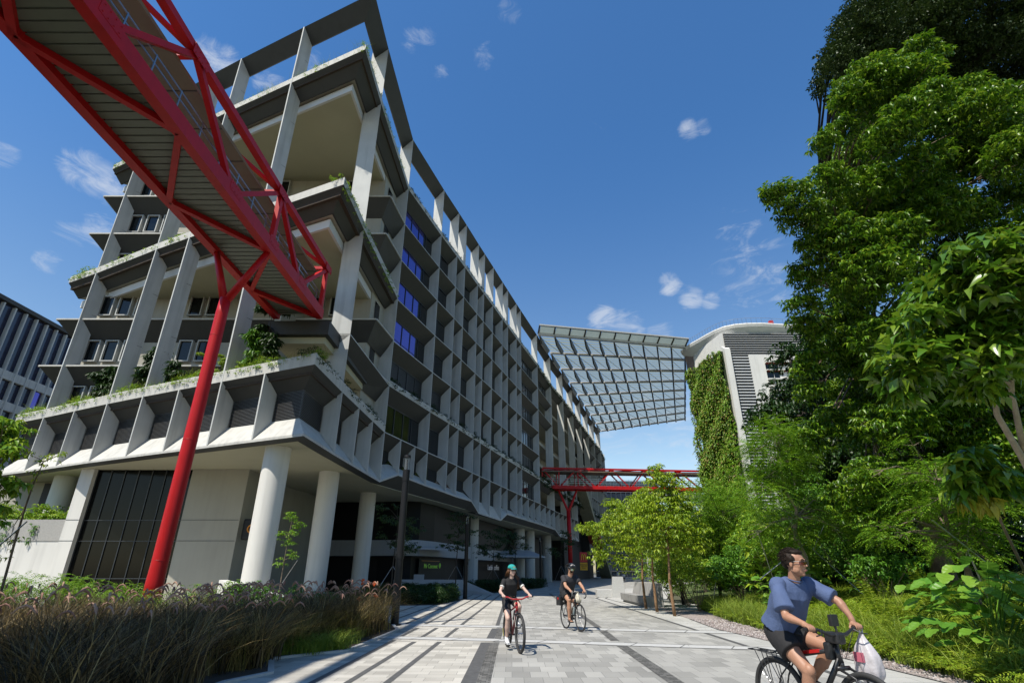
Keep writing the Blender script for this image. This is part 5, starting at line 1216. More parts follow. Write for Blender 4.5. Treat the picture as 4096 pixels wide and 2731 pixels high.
def crown(par,clumps,npts,L,W,m,kind='rosette',nl=6,flat=.6,down=.45,name='crown',under=.25,shell=.4,droop=.5,drp=.3,fk=8,fl=.4):
    gs=[]
    for c,r in clumps:
        n=int(npts*(r**2)); n=max(n,6)
        P,D=dome_leaves(c,r,n,L,W,flat,down,shell,under)
        if kind=='rosette': gs.append(rosettes(P,nl,L,W,droop=droop,drp=drp))
        elif kind=='frond': gs.append(fronds(P,D,fl*(.7+.6*RNG.random(n)),fk,L,W,droop=.35))
        else: gs.append(leaf_geo(P,D,L*(.7+.6*RNG.random(n)),W,droop=drp))
    V,F=join_geo(gs); return np_mesh(name,V,F,m,par)
def limbs(b,pts,r0,r1,n=8,wob=.0):
    K=len(pts); b.tube([tuple(np.array(p)+RNG.normal(0,wob,3)*(0<i<K-1)) for i,p in enumerate(pts)],[r0+(r1-r0)*i/(K-1) for i in range(K)],n)
def tree(name,label,cat,base,pts,r0,clumps,npts,L,W,lm,bm,group=None,limb_r=.04,every=1,trunk_n=12,**k):
    t=thing(name,label,cat,tuple(base),group=group)
    b=MB(); K=len(pts); sub=[]
    for i in range(K-1):
        for s in range(3): sub.append(np.array(pts[i])+(np.array(pts[i+1])-np.array(pts[i]))*s/3+RNG.normal(0,r0*.12,3)*(s>0))
    sub.append(np.array(pts[-1])); n=len(sub)
    b.tube([tuple(p) for p in sub],[r0*(1-.72*i/(n-1)) for i in range(n)],trunk_n)
    b.build('trunk',bm,t,smooth=True)
    b=MB(); low=[p for p in sub[n//2:]]
    for c,r in clumps[::every]:
        c=np.array(c); q=min(low,key=lambda p:np.linalg.norm(p-c)+.6*max(0,p[2]-c[2]))
        mid=(q+c)/2+np.array([0,0,.12*np.linalg.norm(c-q)])
        b.tube([tuple(q),tuple(mid+RNG.normal(0,.06,3)),tuple(c)],[limb_r,limb_r*.6,limb_r*.25],6)
        for s in range(3):
            e=c+rnd_dir(1)[0]*r*np.array([.8,.8,.4]); b.tube([tuple(c*.6+mid*.4),tuple(e)],[limb_r*.35,limb_r*.12],5)
    b.build('limbs',bm,t)
    crown(t,clumps,npts,L,W,lm,**k); return t
def rclumps(poly,n,zc0,zc1,r0,r1,rs):
    """random clump centres inside an image-space outline, spread in depth"""
    out=[]; xs=[p[0] for p in poly]; ys=[p[1] for p in poly]
    def inside(x,y):
        c=False; j=len(poly)-1
        for i in range(len(poly)):
            if (poly[i][1]>y)!=(poly[j][1]>y) and x<(poly[j][0]-poly[i][0])*(y-poly[i][1])/(poly[j][1]-poly[i][1])+poly[i][0]: c=not c
            j=i
        return c
    while len(out)<n:
        x=rs.uniform(min(xs),max(xs)); y=rs.uniform(min(ys),max(ys))
        if inside(x,y):
            zc=rs.uniform(zc0,zc1); out.append((pt(x,y,zc),rs.uniform(r0,r1)))
    return out
rs=random.Random(5)
# big bright-leaved tree on the bank
poly=[(1910,290),(1960,215),(2060,190),(2110,120),(2180,170),(2300,230),(2420,180),(2420,1180),(2150,1180),(1970,1200),(1930,1080),(1900,960),(1905,860),(1910,760),(1880,640),(1880,560),(1930,470),(1960,380),(1960,310)]
cl=rclumps(poly,150,16,22,.65,1.35,rs)
for x,y,zc,r in ((1810,455,17,.75),(1770,440,17,.42),(1850,500,17,.8),(1900,420,17,.8),(1955,225,18,.7),(1935,300,18,.6),(2010,190,18.5,.6),(2070,165,18.5,.6),(2110,110,18.5,.55),(2150,130,18.5,.5),(1870,560,17,.6),(1850,640,17.5,.55),(1840,700,17.5,.6),(1870,760,18,.6),(1835,740,18,.4),(1865,900,18,.55),(1850,850,18,.45),(1870,820,18,.6),(1880,1000,18,.8),(1890,330,17.5,.5),(1830,620,17.5,.35)):
    cl.append((pt(x,y,zc),r))
tree('broadleaf_tree','huge bright green broadleaf tree with drooping leaf sprays filling the right side','tree',(16.5,22,.9),[(16.5,22,.9),(16.2,21.5,6),(15.5,21,11),(15,20,16)],.42,cl,260,.185,.075,M['lf_big'],M['bark'],limb_r=.07,flat=.72,nl=6,under=.42,shell=.65,droop=.4)
# dark small-leaved tree rising behind it
cl=rclumps([(1960,40),(2000,-80),(2450,-200),(2450,320),(2200,280),(2080,200),(1990,230),(1925,200),(1900,150),(1930,80)],74,25,30,1.1,2.0,rs)
for x,y,r in ((1890,185,.7),(1905,140,.8),(1940,70,.9),(1990,10,1.),(2040,30,.9),(1885,210,.45),(1925,230,.6)): cl.append((pt(x,y,27),r))
tree('dark_tree','very tall dark glossy small-leaved tree rising behind the bright one at top right','tree',(24,34,1.2),[(24,34,1.2),(23.5,33,10),(22,31,18),(21,29,24)],.5,cl,210,.18,.09,M['lf_dark'],M['barkd'],limb_r=.12,flat=.8,nl=4,under=.6,shell=.7,droop=.2)
# wood behind on the bank: separate trees that close the view
for i,(x,y,h,r,lab) in enumerate([(20.0,31,13,3.0,'shaded evergreen tree just behind the huge broadleaf tree, nearest the white building'),(19,28,15,3.6,'dense dark tree in the wood to the right, filling the gap under the huge crown'),(25,26,17,4.2,'dense dark tree at the right edge of the wood above the grassy bank'),(31,30,18,4.6,'tall background tree at the far right edge of the wood'),(21,37,17,4.2,'tall background tree deep in the wood behind the bank'),(29,42,20,5,'rearmost tall tree of the wood on the bank')]):
    z0=float(bank_z(x,y)); cl=[]
    for k in range(26):
        a=rs.uniform(0,6.28); zz=rs.uniform(.12,.97); rr=r*math.sin(math.pi*min(.95,.25+zz*.7))*rs.uniform(.3,1.0)
        cl.append((np.array([x+rr*math.cos(a),y+rr*math.sin(a),z0+h*zz]),rs.uniform(1.2,2.0)))
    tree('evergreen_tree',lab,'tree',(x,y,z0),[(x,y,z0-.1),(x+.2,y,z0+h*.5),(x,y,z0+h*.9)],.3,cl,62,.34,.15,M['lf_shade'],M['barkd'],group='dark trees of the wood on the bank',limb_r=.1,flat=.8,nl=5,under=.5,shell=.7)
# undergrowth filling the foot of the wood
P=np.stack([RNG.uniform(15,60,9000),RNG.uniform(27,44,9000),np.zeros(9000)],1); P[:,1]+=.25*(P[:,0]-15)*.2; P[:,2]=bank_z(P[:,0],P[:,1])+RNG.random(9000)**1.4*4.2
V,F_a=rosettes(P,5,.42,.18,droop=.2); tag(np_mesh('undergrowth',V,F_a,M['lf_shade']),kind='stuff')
# two unseen trees added left of the frame to shade the grass bed
for i,(x,y,h,r,lab) in enumerate([(-15.5,4.2,9.5,3.2,'unseen spreading tree added left of the view to shade the purple grasses'),(-21.5,7.5,10,3.2,'second unseen spreading tree added beyond the left edge for shade')]):
    cl=[]
    for k in range(26):
        a=rs.uniform(0,6.28); rr=r*math.sqrt(rs.random()); cl.append((np.array([x+rr*math.cos(a),y+rr*math.sin(a),h*rs.uniform(.55,1.0)]),rs.uniform(.9,1.4)))
    tree('added_shade_tree',lab,'tree',(x,y,0),[(x,y,0),(x+.2,y,h*.4),(x,y,h*.85)],.22,cl,60,.26,.12,M['lf_big'],M['bark'],group='unseen spreading trees added for shade',limb_r=.08,flat=.7,nl=5,under=.5,shell=.8)
# near large-leaved branch tree at the right edge
cl=rclumps([(2120,640),(2200,610),(2400,560),(2400,900),(2260,880),(2130,930),(2060,880),(2080,800),(2100,740)],24,7.0,8.6,.36,.62,rs)
for x,y,r in ((2090,850,.28),(2120,730,.3),(2080,900,.22),(2330,600,.4),(2200,640,.32),(2260,900,.3)): cl.append((pt(x,y,7.4),r))
bt=thing('large_leaved_tree','young tree with large glossy leaves and pale forked branches at the right edge','tree',(9.6,9.2,1.0))
b=MB(); 
limbs(b,[(9.6,9.2,.9),tuple(pt(2420,1180,7.8)),tuple(pt(2350,1050,7.7)),tuple(pt(2295,950,7.6)),tuple(pt(2282,880,7.6)),tuple(pt(2270,800,7.6))],.065,.02,10,.01)
limbs(b,[tuple(pt(2352,1035,7.7)),tuple(pt(2330,930,7.7)),tuple(pt(2320,880,7.7)),tuple(pt(2280,860,7.6)),tuple(pt(2230,790,7.6))],.045,.012,8,.01)
limbs(b,[tuple(pt(2325,900,7.7)),tuple(pt(2318,830,7.7)),tuple(pt(2290,760,7.7)),tuple(pt(2240,730,7.6))],.03,.01,8,.01)
b.build('trunk',M['barkp'],bt,smooth=True)
b=MB()
for c,r in cl: q=min([pt(2270,800,7.6),pt(2230,790,7.6),pt(2240,730,7.6),pt(2320,880,7.7)],key=lambda p:np.linalg.norm(p-c)); b.tube([tuple(q),tuple((q+c)/2+np.array([0,0,.06])),tuple(c)],[.015,.01,.006],6)
b.build('limbs',M['barkp'],bt)
crown(bt,cl,240,.24,.105,M['lf_front'],nl=5,flat=.7,under=.5,shell=.8,droop=.35,drp=.22)
lb=thing('large_leaved_sapling','lower sapling with big glossy drooping leaves and a few yellow ones at right','tree',(9.9,11,1.1))
cl=[(pt(x,y,8.8),r) for x,y,r in ((2200,1075,.3),(2240,1050,.3),(2285,1090,.34),(2250,1110,.3),(2310,1120,.25),(2215,1120,.25))]
b=MB(); limbs(b,[(9.9,11,1.0),tuple(pt(2300,1200,8.8)),tuple(pt(2260,1100,8.8))],.03,.012,8,.01); b.build('trunk',M['bark'],lb)
crown(lb,cl,230,.27,.115,M['lf_front'],nl=5,flat=.8,under=.5,shell=.8,droop=.55,drp=.2)
crown(lb,[(pt(2265,1150,8.7),.16),(pt(2235,1145,8.7),.1)],300,.26,.12,leafmat('leaf_yellowed',[(.35,.36,.02),(.45,.42,.05)]),nl=4,flat=.7,droop=1.0,name='yellow_leaves')
# feathery saplings
def feather(name,label,base,pts,r0,cl,n,bark,group=None,L=.085,W=.03,fl=.42,fk=9,lm='lf_fea'):
    return tree(name,label,'tree',base,pts,r0,cl,n,L,W,M[lm],bark,group=group,kind='frond',flat=.62,under=.5,shell=.85,down=.15,limb_r=.03,fl=fl,fk=fk)
zc=19.; B=pt(1856,1352,zc)
cl=rclumps([(1770,960),(1800,1000),(1860,1080),(1930,1180),(1960,1290),(1890,1330),(1800,1330),(1720,1260),(1690,1150),(1710,1060),(1740,1020)],40,17.5,20.5,.6,1.0,rs)+[(pt(1780,965,19),.4),(pt(1760,990,19),.45),(pt(1930,1230,19),.6)]
feather('feathery_tree','tall feathery-leaved sapling with crooked pale trunk just above the riding man',(B[0],B[1],float(bank_z(B[0],B[1]))),[tuple(B-np.array([0,0,.8])),tuple(pt(1850,1280,zc)),tuple(pt(1826,1220,zc)),tuple(pt(1830,1170,zc)),tuple(pt(1800,1120,zc)),tuple(pt(1790,1030,zc))],.10,cl,130,M['barkp'])
# bushy mid-green trees massed behind the tall sapling
for i,(x,y,h,r,lab) in enumerate([(14.6,28,6.8,1.9,'bushy mid-green tree left behind the tall feathery sapling'),(17.5,31,8.5,2.3,'bushy mid-green tree right behind the tall feathery sapling, before the huge tree'),(12.8,33,5.6,1.8,'bushy mid-green tree between the saplings and the climbing plants')]):
    z0=float(bank_z(x,y)); cl=[]
    for k in range(30):
        a=rs.uniform(0,6.28); zz=rs.uniform(.1,.97); rr=r*math.sin(math.pi*min(.95,.22+zz*.7))*rs.uniform(.35,1.0); cl.append((np.array([x+rr*math.cos(a),y+rr*math.sin(a),z0+h*zz]),rs.uniform(.6,1.0)))
    tree('bushy_tree',lab,'tree',(x,y,z0),[(x,y,z0-.1),(x+.1,y,z0+h*.5),(x,y,z0+h*.9)],.12,cl,110,.19,.075,M['lf_hedge'],M['barkd'],group='bushy trees behind the saplings',limb_r=.04,flat=.7,nl=5,under=.5,shell=.7,droop=.35)
zc=12.2; B=pt(2248,1378,zc)
cl=rclumps([(2080,1020),(2130,1040),(2200,1060),(2290,1140),(2320,1230),(2250,1290),(2130,1290),(2010,1240),(2010,1190),(2060,1150),(2040,1100)],32,11.2,13.2,.35,.6,rs)+[(pt(2090,1010,12),.3),(pt(2000,1085,12),.25),(pt(2015,1240,12),.3),(pt(2150,1070,12),.4)]
feather('feathery_tree','feathery-leaved sapling on the bank held up by crossed steel props at right',tuple(B-np.array([0,0,.3])),[tuple(B-np.array([0,0,.4])),tuple(pt(2215,1290,zc)),tuple(pt(2180,1220,zc)),tuple(pt(2150,1100,zc))],.085,cl,190,M['bark'],L=.07,W=.026,fl=.34)
cl=rclumps([(1580,1150),(1680,1120),(1760,1150),(1790,1250),(1740,1340),(1620,1340),(1560,1280)],34,27,33,1.0,1.5,rs)+[(pt(1560,1165,27),.9),(pt(1600,1115,27),.8)]
B=pt(1655,1368,29)
feather('feathery_tree','mid-distance feathery grey-green tree with slim dark trunk left of the tall sapling',(B[0],B[1],float(bank_z(B[0],B[1]))-.1),[tuple(B-np.array([0,0,.4])),tuple(pt(1645,1300,29)),tuple(pt(1660,1200,29))],.11,cl,85,M['barkd'],L=.11,W=.045,fl=.6,lm='lf_fea')
# three yellow-green saplings by the bench
for i,(x,y,h,lab,cls_) in enumerate([(6.19,22.53,5.5,'nearest and tallest yellow-green sapling with straight brown stem beside the gravel',[(0,0,5.0,.7),(.3,.1,4.2,.95),(-.6,.2,4.0,.8),(.9,0,3.9,.7),(-1.0,0,3.3,.75),(.1,-.3,3.2,.95),(1.1,.1,3.0,.8),(-.4,.2,2.5,.8),(.7,-.1,2.4,.75),(1.5,.2,2.5,.5),(-.1,0,5.5,.4),(.5,0,4.9,.55)]),
     (6.11,24.87,5.0,'middle of the three yellow-green saplings behind the bench',[(0,0,4.6,.8),(-.7,0,3.9,.9),(.6,0,3.8,.9),(-1.2,0,3.2,.75),(0,0,3.0,1.0),(-.6,0,2.4,.8),(.9,0,2.5,.8),(-1.9,0,3.4,.45)]),
     (6.13,26.94,4.9,'left and farthest yellow-green sapling, reaching out over the bench toward the path',[(0,0,4.4,.9),(-.9,0,3.9,.9),(-1.6,0,3.2,.9),(-.8,0,2.7,1.0),(.6,0,3.3,.9),(-2.4,-.2,3.5,.5),(-2.9,-.3,3.45,.3),(-1.9,0,2.3,.7),(-.9,0,1.9,.6),(-1.2,0,4.5,.6)])]):
    cl=[(np.array([x+a,y+b_,z_]),r) for a,b_,z_,r in cls_]
    tree('sapling',lab,'tree',(x,y,0),[(x,y,0),(x-.05,y,1.2),(x+.03,y,2.4),(x,y,4.2)],.068,cl,190,.17,.062,M['lf_yel'],M['barkb'],group='yellow-green saplings along the path edge',limb_r=.022,flat=.72,nl=5,under=.55,shell=.8,droop=.5)
# shrubs
def shrub(name,label,c,R_,H,n,L,W,lm,cat='shrub',group=None,nl=4,droop=.2,stems=5,up=None,kind='rosette',fl=.3,fk=7,bark='bark'):
    c=np.array(c,float); t=thing(name,label,cat,tuple(c),group=group); cl=[]
    k=max(3,int(stems*1.6))
    for i in range(k):
        a=rs.uniform(0,6.28); rr=R_*math.sqrt(rs.random())*.75; cl.append((c+np.array([rr*math.cos(a),rr*math.sin(a),H*rs.uniform(.35,.8)]),R_*rs.uniform(.35,.55)))
    b=MB()
    for q,r in cl: b.tube([(c[0]+rs.uniform(-.1,.1),c[1]+rs.uniform(-.1,.1),c[2]-.1),tuple((c+q)/2+np.array([0,0,.1*H])),tuple(q)],[.02,.014,.007],5)
    b.build('stem',M[bark],t)
    crown(t,cl,n,L,W,M[lm],nl=nl,flat=min(1.1,max(.5,H/R_*.55)),under=.35,shell=.7,droop=droop,kind=kind,fl=fl,fk=fk,name='foliage'); return t
z=lambda x,y: float(bank_z(x,y))
# upright long-leaved shrub and big round-leaved shrub
c=np.array([10.6,22.6,z(10.6,22.6)]); t=thing('broad_leaved_shrub','tall shrub with long upright pale green leaves behind the bare-stemmed saplings','shrub',tuple(c)); b=MB(); P=[]
for k in range(34):
    a=rs.uniform(0,6.28); rr=1.25*math.sqrt(rs.random()); h=rs.uniform(.9,3.1)*(1-.22*rr); q=c+np.array([rr*math.cos(a),rr*math.sin(a),h]); P.append(q); b.tube([tuple(c+np.array([0,0,-.1])),tuple((c+q)/2+np.array([0,0,.2])),tuple(q)],[.03,.018,.008],6)
b.build('stem',M['bark'],t); P=np.array(P); V,F_a=join_geo([rosettes(P+RNG.normal(0,.08,P.shape),9,.42,.13,droop=-.75,drp=.05),rosettes(P-np.array([0,0,.15]),9,.4,.14,droop=.1,drp=.25)]); np_mesh('foliage',V,F_a,M['lf_hy'],t)
def bigleaf(name,label,c,n,Rr,H,L,mat_,cat='shrub'):
    """shrub of large rounded, ribbed leaves, each with its own outline"""
    c=np.array(c,float); t=thing(name,label,cat,tuple(c)); b=MB(); lb=MB()
    for k in range(n):
        a=rs.uniform(0,6.28); rr=Rr*math.sqrt(rs.random()); h=H*rs.uniform(.15,1)*(1-.35*rr/Rr); q=Vector(c+np.array([rr*math.cos(a),rr*math.sin(a),h]))
        if k%5==0: lb.tube([tuple(c+np.array([0,0,-.1])),tuple((Vector(c)+q)/2+Vector((0,0,.15))),tuple(q)],[.014,.009,.005],6)
        a2=a+rs.uniform(-.9,.9); d=Vector((math.cos(a2),math.sin(a2),rs.uniform(-.5,.35))).normalized(); up=Vector((rs.uniform(-.4,.4),rs.uniform(-.5,.1),1)); s=d.cross(up).normalized(); nn=s.cross(d).normalized()
        ll=L*rs.uniform(.6,1.15); ww=ll*rs.uniform(.30,.38); K=8; vs=[];fs=[]
        for i in range(K+1):
            f=i/K; wd=ww*(math.sin(math.pi*min(1,f**.8))**.75 if 0<f<1 else .02); bend=-.22*ll*f*f; rip=.012*math.sin(i*3.14)
            for j,sj in enumerate((-1,-.5,0,.5,1)): p=q+d*(ll*f)+s*(wd*sj)+nn*(bend+abs(sj)*.16*wd+(.014*ll if (i%2==0) else -.014*ll)*abs(sj)*1.5); vs.append(tuple(p))
        for i in range(K):
            for j in range(4): o_=i*5+j; fs.append((o_,o_+1,o_+6,o_+5))
        b.add(vs,fs)
    lb.build('stem',M['lf_hedge'],t); b.build('foliage',mat_,t); return t
bigleaf('round_leaved_shrub','low shrub of very large rounded ribbed leaves right of the riding man',(8.25,10.3,z(8.25,10.3)),190,1.15,1.7,.36,M['lf_round'])
bigleaf('round_leaved_shrub','shrub of large rounded dull green leaves at the foot of the tall upright shrub',(9.9,20.6,z(9.9,20.6)),110,1.0,1.6,.36,M['lf_round'])
bigleaf('round_leaved_shrub','small broad-leaved plant at the lower right corner of the bank',(9.9,9.2,z(9.9,9.2)),60,.8,.9,.32,M['lf_round'])
for i,(x,y,R_,H,n,L,W,lm,lab) in enumerate([
  (8.0,25.4,1.35,2.3,230,.13,.06,'lf_hy','leafy lime shrub just behind the three sapling stems'),
  (8.5,28.4,1.6,2.7,200,.14,.07,'lf_hy','bushy lime green shrub right behind the bench back'),
  (8.8,32.3,1.9,2.9,170,.15,.07,'lf_hy','bushy green shrub beyond the far end of the bench'),
  (9.6,24.4,1.5,2.6,200,.15,.07,'lf_hedge','dark green shrub between the saplings and the pale trunked tree'),
  (12.6,27,2.2,3.9,150,.18,.09,'lf_hy','tall green shrub mass below the mid-distance feathery tree'),
  (13.2,22.0,1.7,3.0,180,.15,.07,'lf_hedge','green shrub behind the riding man\'s head'),
  (15.2,25,2.4,4.8,150,.18,.09,'lf_hedge','taller green shrub to the right of the pale trunk'),
  (11.4,17.6,1.1,1.5,150,.14,.07,'lf_hedge','low leafy shrub at the foot of the pale trunk'),
  (10.5,36,2.4,3.6,90,.18,.08,'lf_hy','large lime green bush farther along the path edge'),
  (14,42,3.2,5.0,60,.22,.1,'lf_fea','big bushy tree-like shrub in front of the climbing plants'),
  (20,52,4.5,7.5,34,.3,.13,'lf_fea','big bushy tree-like shrub at the foot of the white building'),
  (17.5,62,4.0,7.0,34,.3,.13,'lf_fea','farthest big green bush below the far footbridge end')]):
    shrub('shrub',lab,(x,y,z(x,y)),R_,H,n,L,W,lm,group='shrubs of the right-hand bank')
# ground cover on the bank
def scatter(n,x0,x1,y0,y1,keep=None):
    x=RNG.uniform(x0,x1,n); y=RNG.uniform(y0,y1,n); e=np.interp(y,[-5,9,16,20,26,30,60,120],[6.9,6.9,7.15,7.3,8.3,9.5,16,40]); x=e+ (x-x0)+.02
    return np.stack([x,y,bank_z(x,y)],1)
P=np.concatenate([scatter(9000,0,9,3,16),scatter(7000,0,12,16,30),scatter(7000,0,1.0,4,26)])
V,F_a=blades(P,.12+.26*RNG.random(len(P)),.016,.5+.5*RNG.random(len(P))); tag(np_mesh('grass',V,F_a,M['gr_y']),kind='stuff')
P=np.concatenate([scatter(1700,.35,6.5,4,17),scatter(900,.4,8,15,27)]); P=np.repeat(P,5,0)+RNG.normal(0,.05,(len(P)*5,3))*np.array([1,1,0])+np.array([0,0,.06])
a=RNG.random(len(P))*6.283; D=np.stack([np.cos(a),np.sin(a),.7+.5*RNG.random(len(P))],1)
V,F_a=fronds(P,D,.42+.38*RNG.random(len(P)),12,.10,.026,droop=.5); tag(np_mesh('fern_cover',V,F_a,M['fern']),kind='stuff')
# taller wild grass tufts spilling over the verge
C=np.concatenate([scatter(150,-.3,1.2,4,14),scatter(160,.3,8,5,28),scatter(120,0,1.0,14,26)]); P=np.repeat(C,34,0)+RNG.normal(0,.07,(len(C)*34,3))*np.array([1,1,0])
V,F_a=blades(P,.35+.45*RNG.random(len(P)),.012,.4+.8*RNG.random(len(P)),seg=4); tag(np_mesh('wild_grass',V,F_a,M['gr_y']),kind='stuff')
# a few tall ferns that stand out
for (x,y,h,lab) in ((10.2,14.2,1.5,'pair of tall upright fern fronds on the bank crest'),(9.1,14.6,1.4,'tall arching fern frond clump left on the bank crest'),(8.0,17,1.1,'fern clump beside the foot of the shrubs')):
    t=thing('fern',lab,'fern',(x,y,z(x,y))); n=6; P=np.tile([x,y,z(x,y)],(n,1))+RNG.normal(0,.04,(n,3)); a=RNG.random(n)*6.28; D=np.stack([np.cos(a)*.3,np.sin(a)*.3,np.ones(n)],1)
    V,F_a=fronds(P,D,h*(.8+.3*RNG.random(n)),34,.15,.03,droop=.18); np_mesh('fronds',V,F_a,M['fern'],t)
# pebbles of the gravel verge
P=[]; b=MB(); rr=random.Random(8)
for k in range(2600):
    y=rr.uniform(5,21); x=rr.uniform(float(np.interp(y,[5,9,12,14.6,17.6,21],[6.66,6.62,6.45,6.25,6.0,6.35])),7.3); s=rr.uniform(.014,.034); b.ell((x,y,.012+s*.3),(s,s*rr.uniform(.7,1.2),s*.6),5,3)
tag(b.build('pebbles',mat('pebble',(.5,.42,.4),.8,rand=[(.22,.18,.17),(.45,.38,.35),(.62,.58,.55)])),kind='stuff')
b=MB()
for k in range(240):
    y=rr.uniform(16,34); x=rr.uniform(5.4,7.5); s=rr.uniform(.02,.05); a=rr.uniform(0,6.28); b.poly([(x,y,.02),(x+s*math.cos(a),y+s*math.sin(a),.024),(x+s*math.cos(a+.8),y+s*math.sin(a+.8),.03)])
tag(b.build('fallen_leaves',M['bark']),kind='stuff')
# steel props
def prop(pts,lab,r=.018):
    b=MB()
    for p,q in pts: b.tube([tuple(p),tuple(q)],r,8)
    top(b,'tree_prop',M['steel'],lab,'prop',group='steel props bracing the saplings')
prop([(pt(2141,1194,11.6),pt(2352,1361,11.6)),],'long slanting steel prop crossing the right-hand feathery sapling')
prop([(pt(2219,1252,12.2),pt(2276,1392,11.8))],'steel prop leaning down beside the trunk of the right-hand sapling')
prop([(pt(2230,1140,12.4),pt(2214,1350,12.6))],'thin upright steel prop behind the right-hand sapling trunk',.012)
prop([(pt(1745,1330,18.6),pt(1852,1245,18.8)),],'steel prop crossing behind the riding man\'s head from lower left')
prop([(pt(1800,1400,18.4),pt(1740,1220,18.8))],'steel prop left of the pale crooked trunk',.014)
prop([(pt(1893,1205,18.6),pt(1868,1262,18.6)),(pt(1868,1262,18.6),pt(1990,1372,18.2))],'bent pair of steel props to the right of the riding man\'s head')
prop([(pt(1637,1385,28),pt(1650,1300,28.6))],'bright steel prop by the slim dark trunk',.03)
# climbing plants on the white building
t=thing('climbing_plants','thick curtain of climbing plants covering the left face of the white building','climber',(33,82,0))
u=-.05+1.18*RNG.random(30000); zz=2+RNG.random(30000)**.9*31.6; bul=.35+1.15*np.abs(np.sin(u*23+np.sin(zz*.35)*.8))*.8+.3*np.sin(zz*1.1+u*9)
top_=33.6+1.0*u*0+.5*np.sin(u*14); zz=np.minimum(zz,top_)
P=np.stack([33.45-1.55*u-bul,77.1+8.9*u-bul*.3,zz],1); ok=RNG.random(30000)<1; P=P[ok]
D=np.tile([-.55,-.35,-.7],(len(P),1))+RNG.normal(0,.5,(len(P),3)); V,F_a=leaf_geo(P,D,.34+.2*RNG.random(len(P)),.2,droop=.25); np_mesh('foliage',V,F_a,M['lf_vine'],t)
P2_=np.stack([31.4+RNG.normal(0,.5,2600),86.8+RNG.normal(0,.7,2600),RNG.uniform(3,20,2600)],1); V,F_a=leaf_geo(P2_,rnd_dir(2600)+np.array([-.3,0,-.6]),.4,.22); np_mesh('foliage',V,F_a,M['lf_vine'],t)
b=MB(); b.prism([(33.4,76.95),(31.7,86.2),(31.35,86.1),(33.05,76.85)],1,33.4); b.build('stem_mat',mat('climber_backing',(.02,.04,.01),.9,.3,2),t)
# left foreground bed
def in_poly(P,poly):
    x,y=P[:,0],P[:,1]; c=np.zeros(len(P),bool); j=len(poly)-1
    for i in range(len(poly)):
        xi,yi=poly[i];xj,yj=poly[j]; cond=((yi>y)!=(yj>y))&(x<(xj-xi)*(y-yi)/(yj-yi+1e-9)+xi); c^=cond; j=i
    return c
G1=[(-16,7.2),(-4.5,6.5),(-4.38,9.6),(-4.2,10.3),(-4.65,11.6),(-4.6,12.6),(-4.0,14.2),(-3.75,15),(-3.7,17.0),(-4.3,18.6),(-6,18.4),(-6.8,16.2),(-9,15.2),(-18,14.6)]
def tufts(n,poly,per,sp):
    x0,x1=min(p[0] for p in poly),max(p[0] for p in poly); y0,y1=min(p[1] for p in poly),max(p[1] for p in poly)
    C=np.stack([RNG.uniform(x0,x1,n*4),RNG.uniform(y0,y1,n*4),np.full(n*4,.02)],1); C=C[in_poly(C,poly)][:n]
    P=np.repeat(C,per,0)+RNG.normal(0,sp,(len(C)*per,3))*np.array([1,1,0]); return C,P
C,P=tufts(560,G1,66,.10)
a=RNG.random(len(P))*6.283; V,F_a=blades(P,.85+.62*RNG.random(len(P))**1.5,.008+.013*RNG.random((len(P),1)),.3+.9*RNG.random(len(P)),seg=4,dirs=a); tag(np_mesh('purple_fountain_grass',V,F_a,M['gr_p']),kind='stuff')
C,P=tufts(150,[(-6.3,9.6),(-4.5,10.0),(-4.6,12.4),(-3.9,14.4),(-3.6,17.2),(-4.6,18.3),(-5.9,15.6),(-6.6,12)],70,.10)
V,F_a=blades(P,.55+.6*RNG.random(len(P)),.010,.5+.9*RNG.random(len(P)),seg=4); tag(np_mesh('straw_grass_painted_sun',V,F_a,M['gr_s']),kind='stuff')  # straw clump coloured gold to stand in for sun falling on it
# arching flower plumes
C2,_=tufts(300,G1,1,.1); C3,_=tufts(60,[(-6.3,9.6),(-4.5,10.0),(-4.6,12.4),(-3.9,14.4),(-3.6,17.2),(-4.6,18.3),(-5.9,15.6),(-6.6,12)],1,.1); C2=np.concatenate([C3,C2]); C2=np.concatenate([C2,C2[:70]+RNG.normal(0,.25,(min(70,len(C2)),3))*np.array([1,1,0])]); b=MB(); pl=MB(); rr=random.Random(4)
for c in C2:
    a=rr.uniform(0,6.28); h=rr.uniform(1.15,1.65); l=rr.uniform(.25,.6); pts=[(c[0]+l*f**2.2*math.cos(a),c[1]+l*f**2.2*math.sin(a),.02+h*(f-.18*f**4)) for f in (0,.35,.7,.85)]
    b.tube(pts,.0028,4,cap=False)
    e=pts[-1]; pp=[(e[0]+.16*g*math.cos(a)*1.2,e[1]+.16*g*math.sin(a)*1.2,e[2]+.09*math.sin(g*2.6)) for g in (0,.3,.6,.9,1.2)]
    pl.tube(pp,[.005,.015,.018,.013,.004],6)
tag(b.build('grass_stalks',M['gr_p']),kind='stuff'); tag(pl.build('grass_plumes',M['plume']),kind='stuff')
C,P=tufts(24,[(-4.4,11.3),(-4.1,12.2),(-3.6,12.9),(-3.6,14.0),(-4.3,14.0),(-4.7,12.4)],60,.10); V,F_a=blades(P,.18+.42*RNG.random(len(P)),.009,.7+.8*RNG.random(len(P)),seg=3); tag(np_mesh('bright_low_grass',V,F_a,M['gr_y']),kind='stuff')
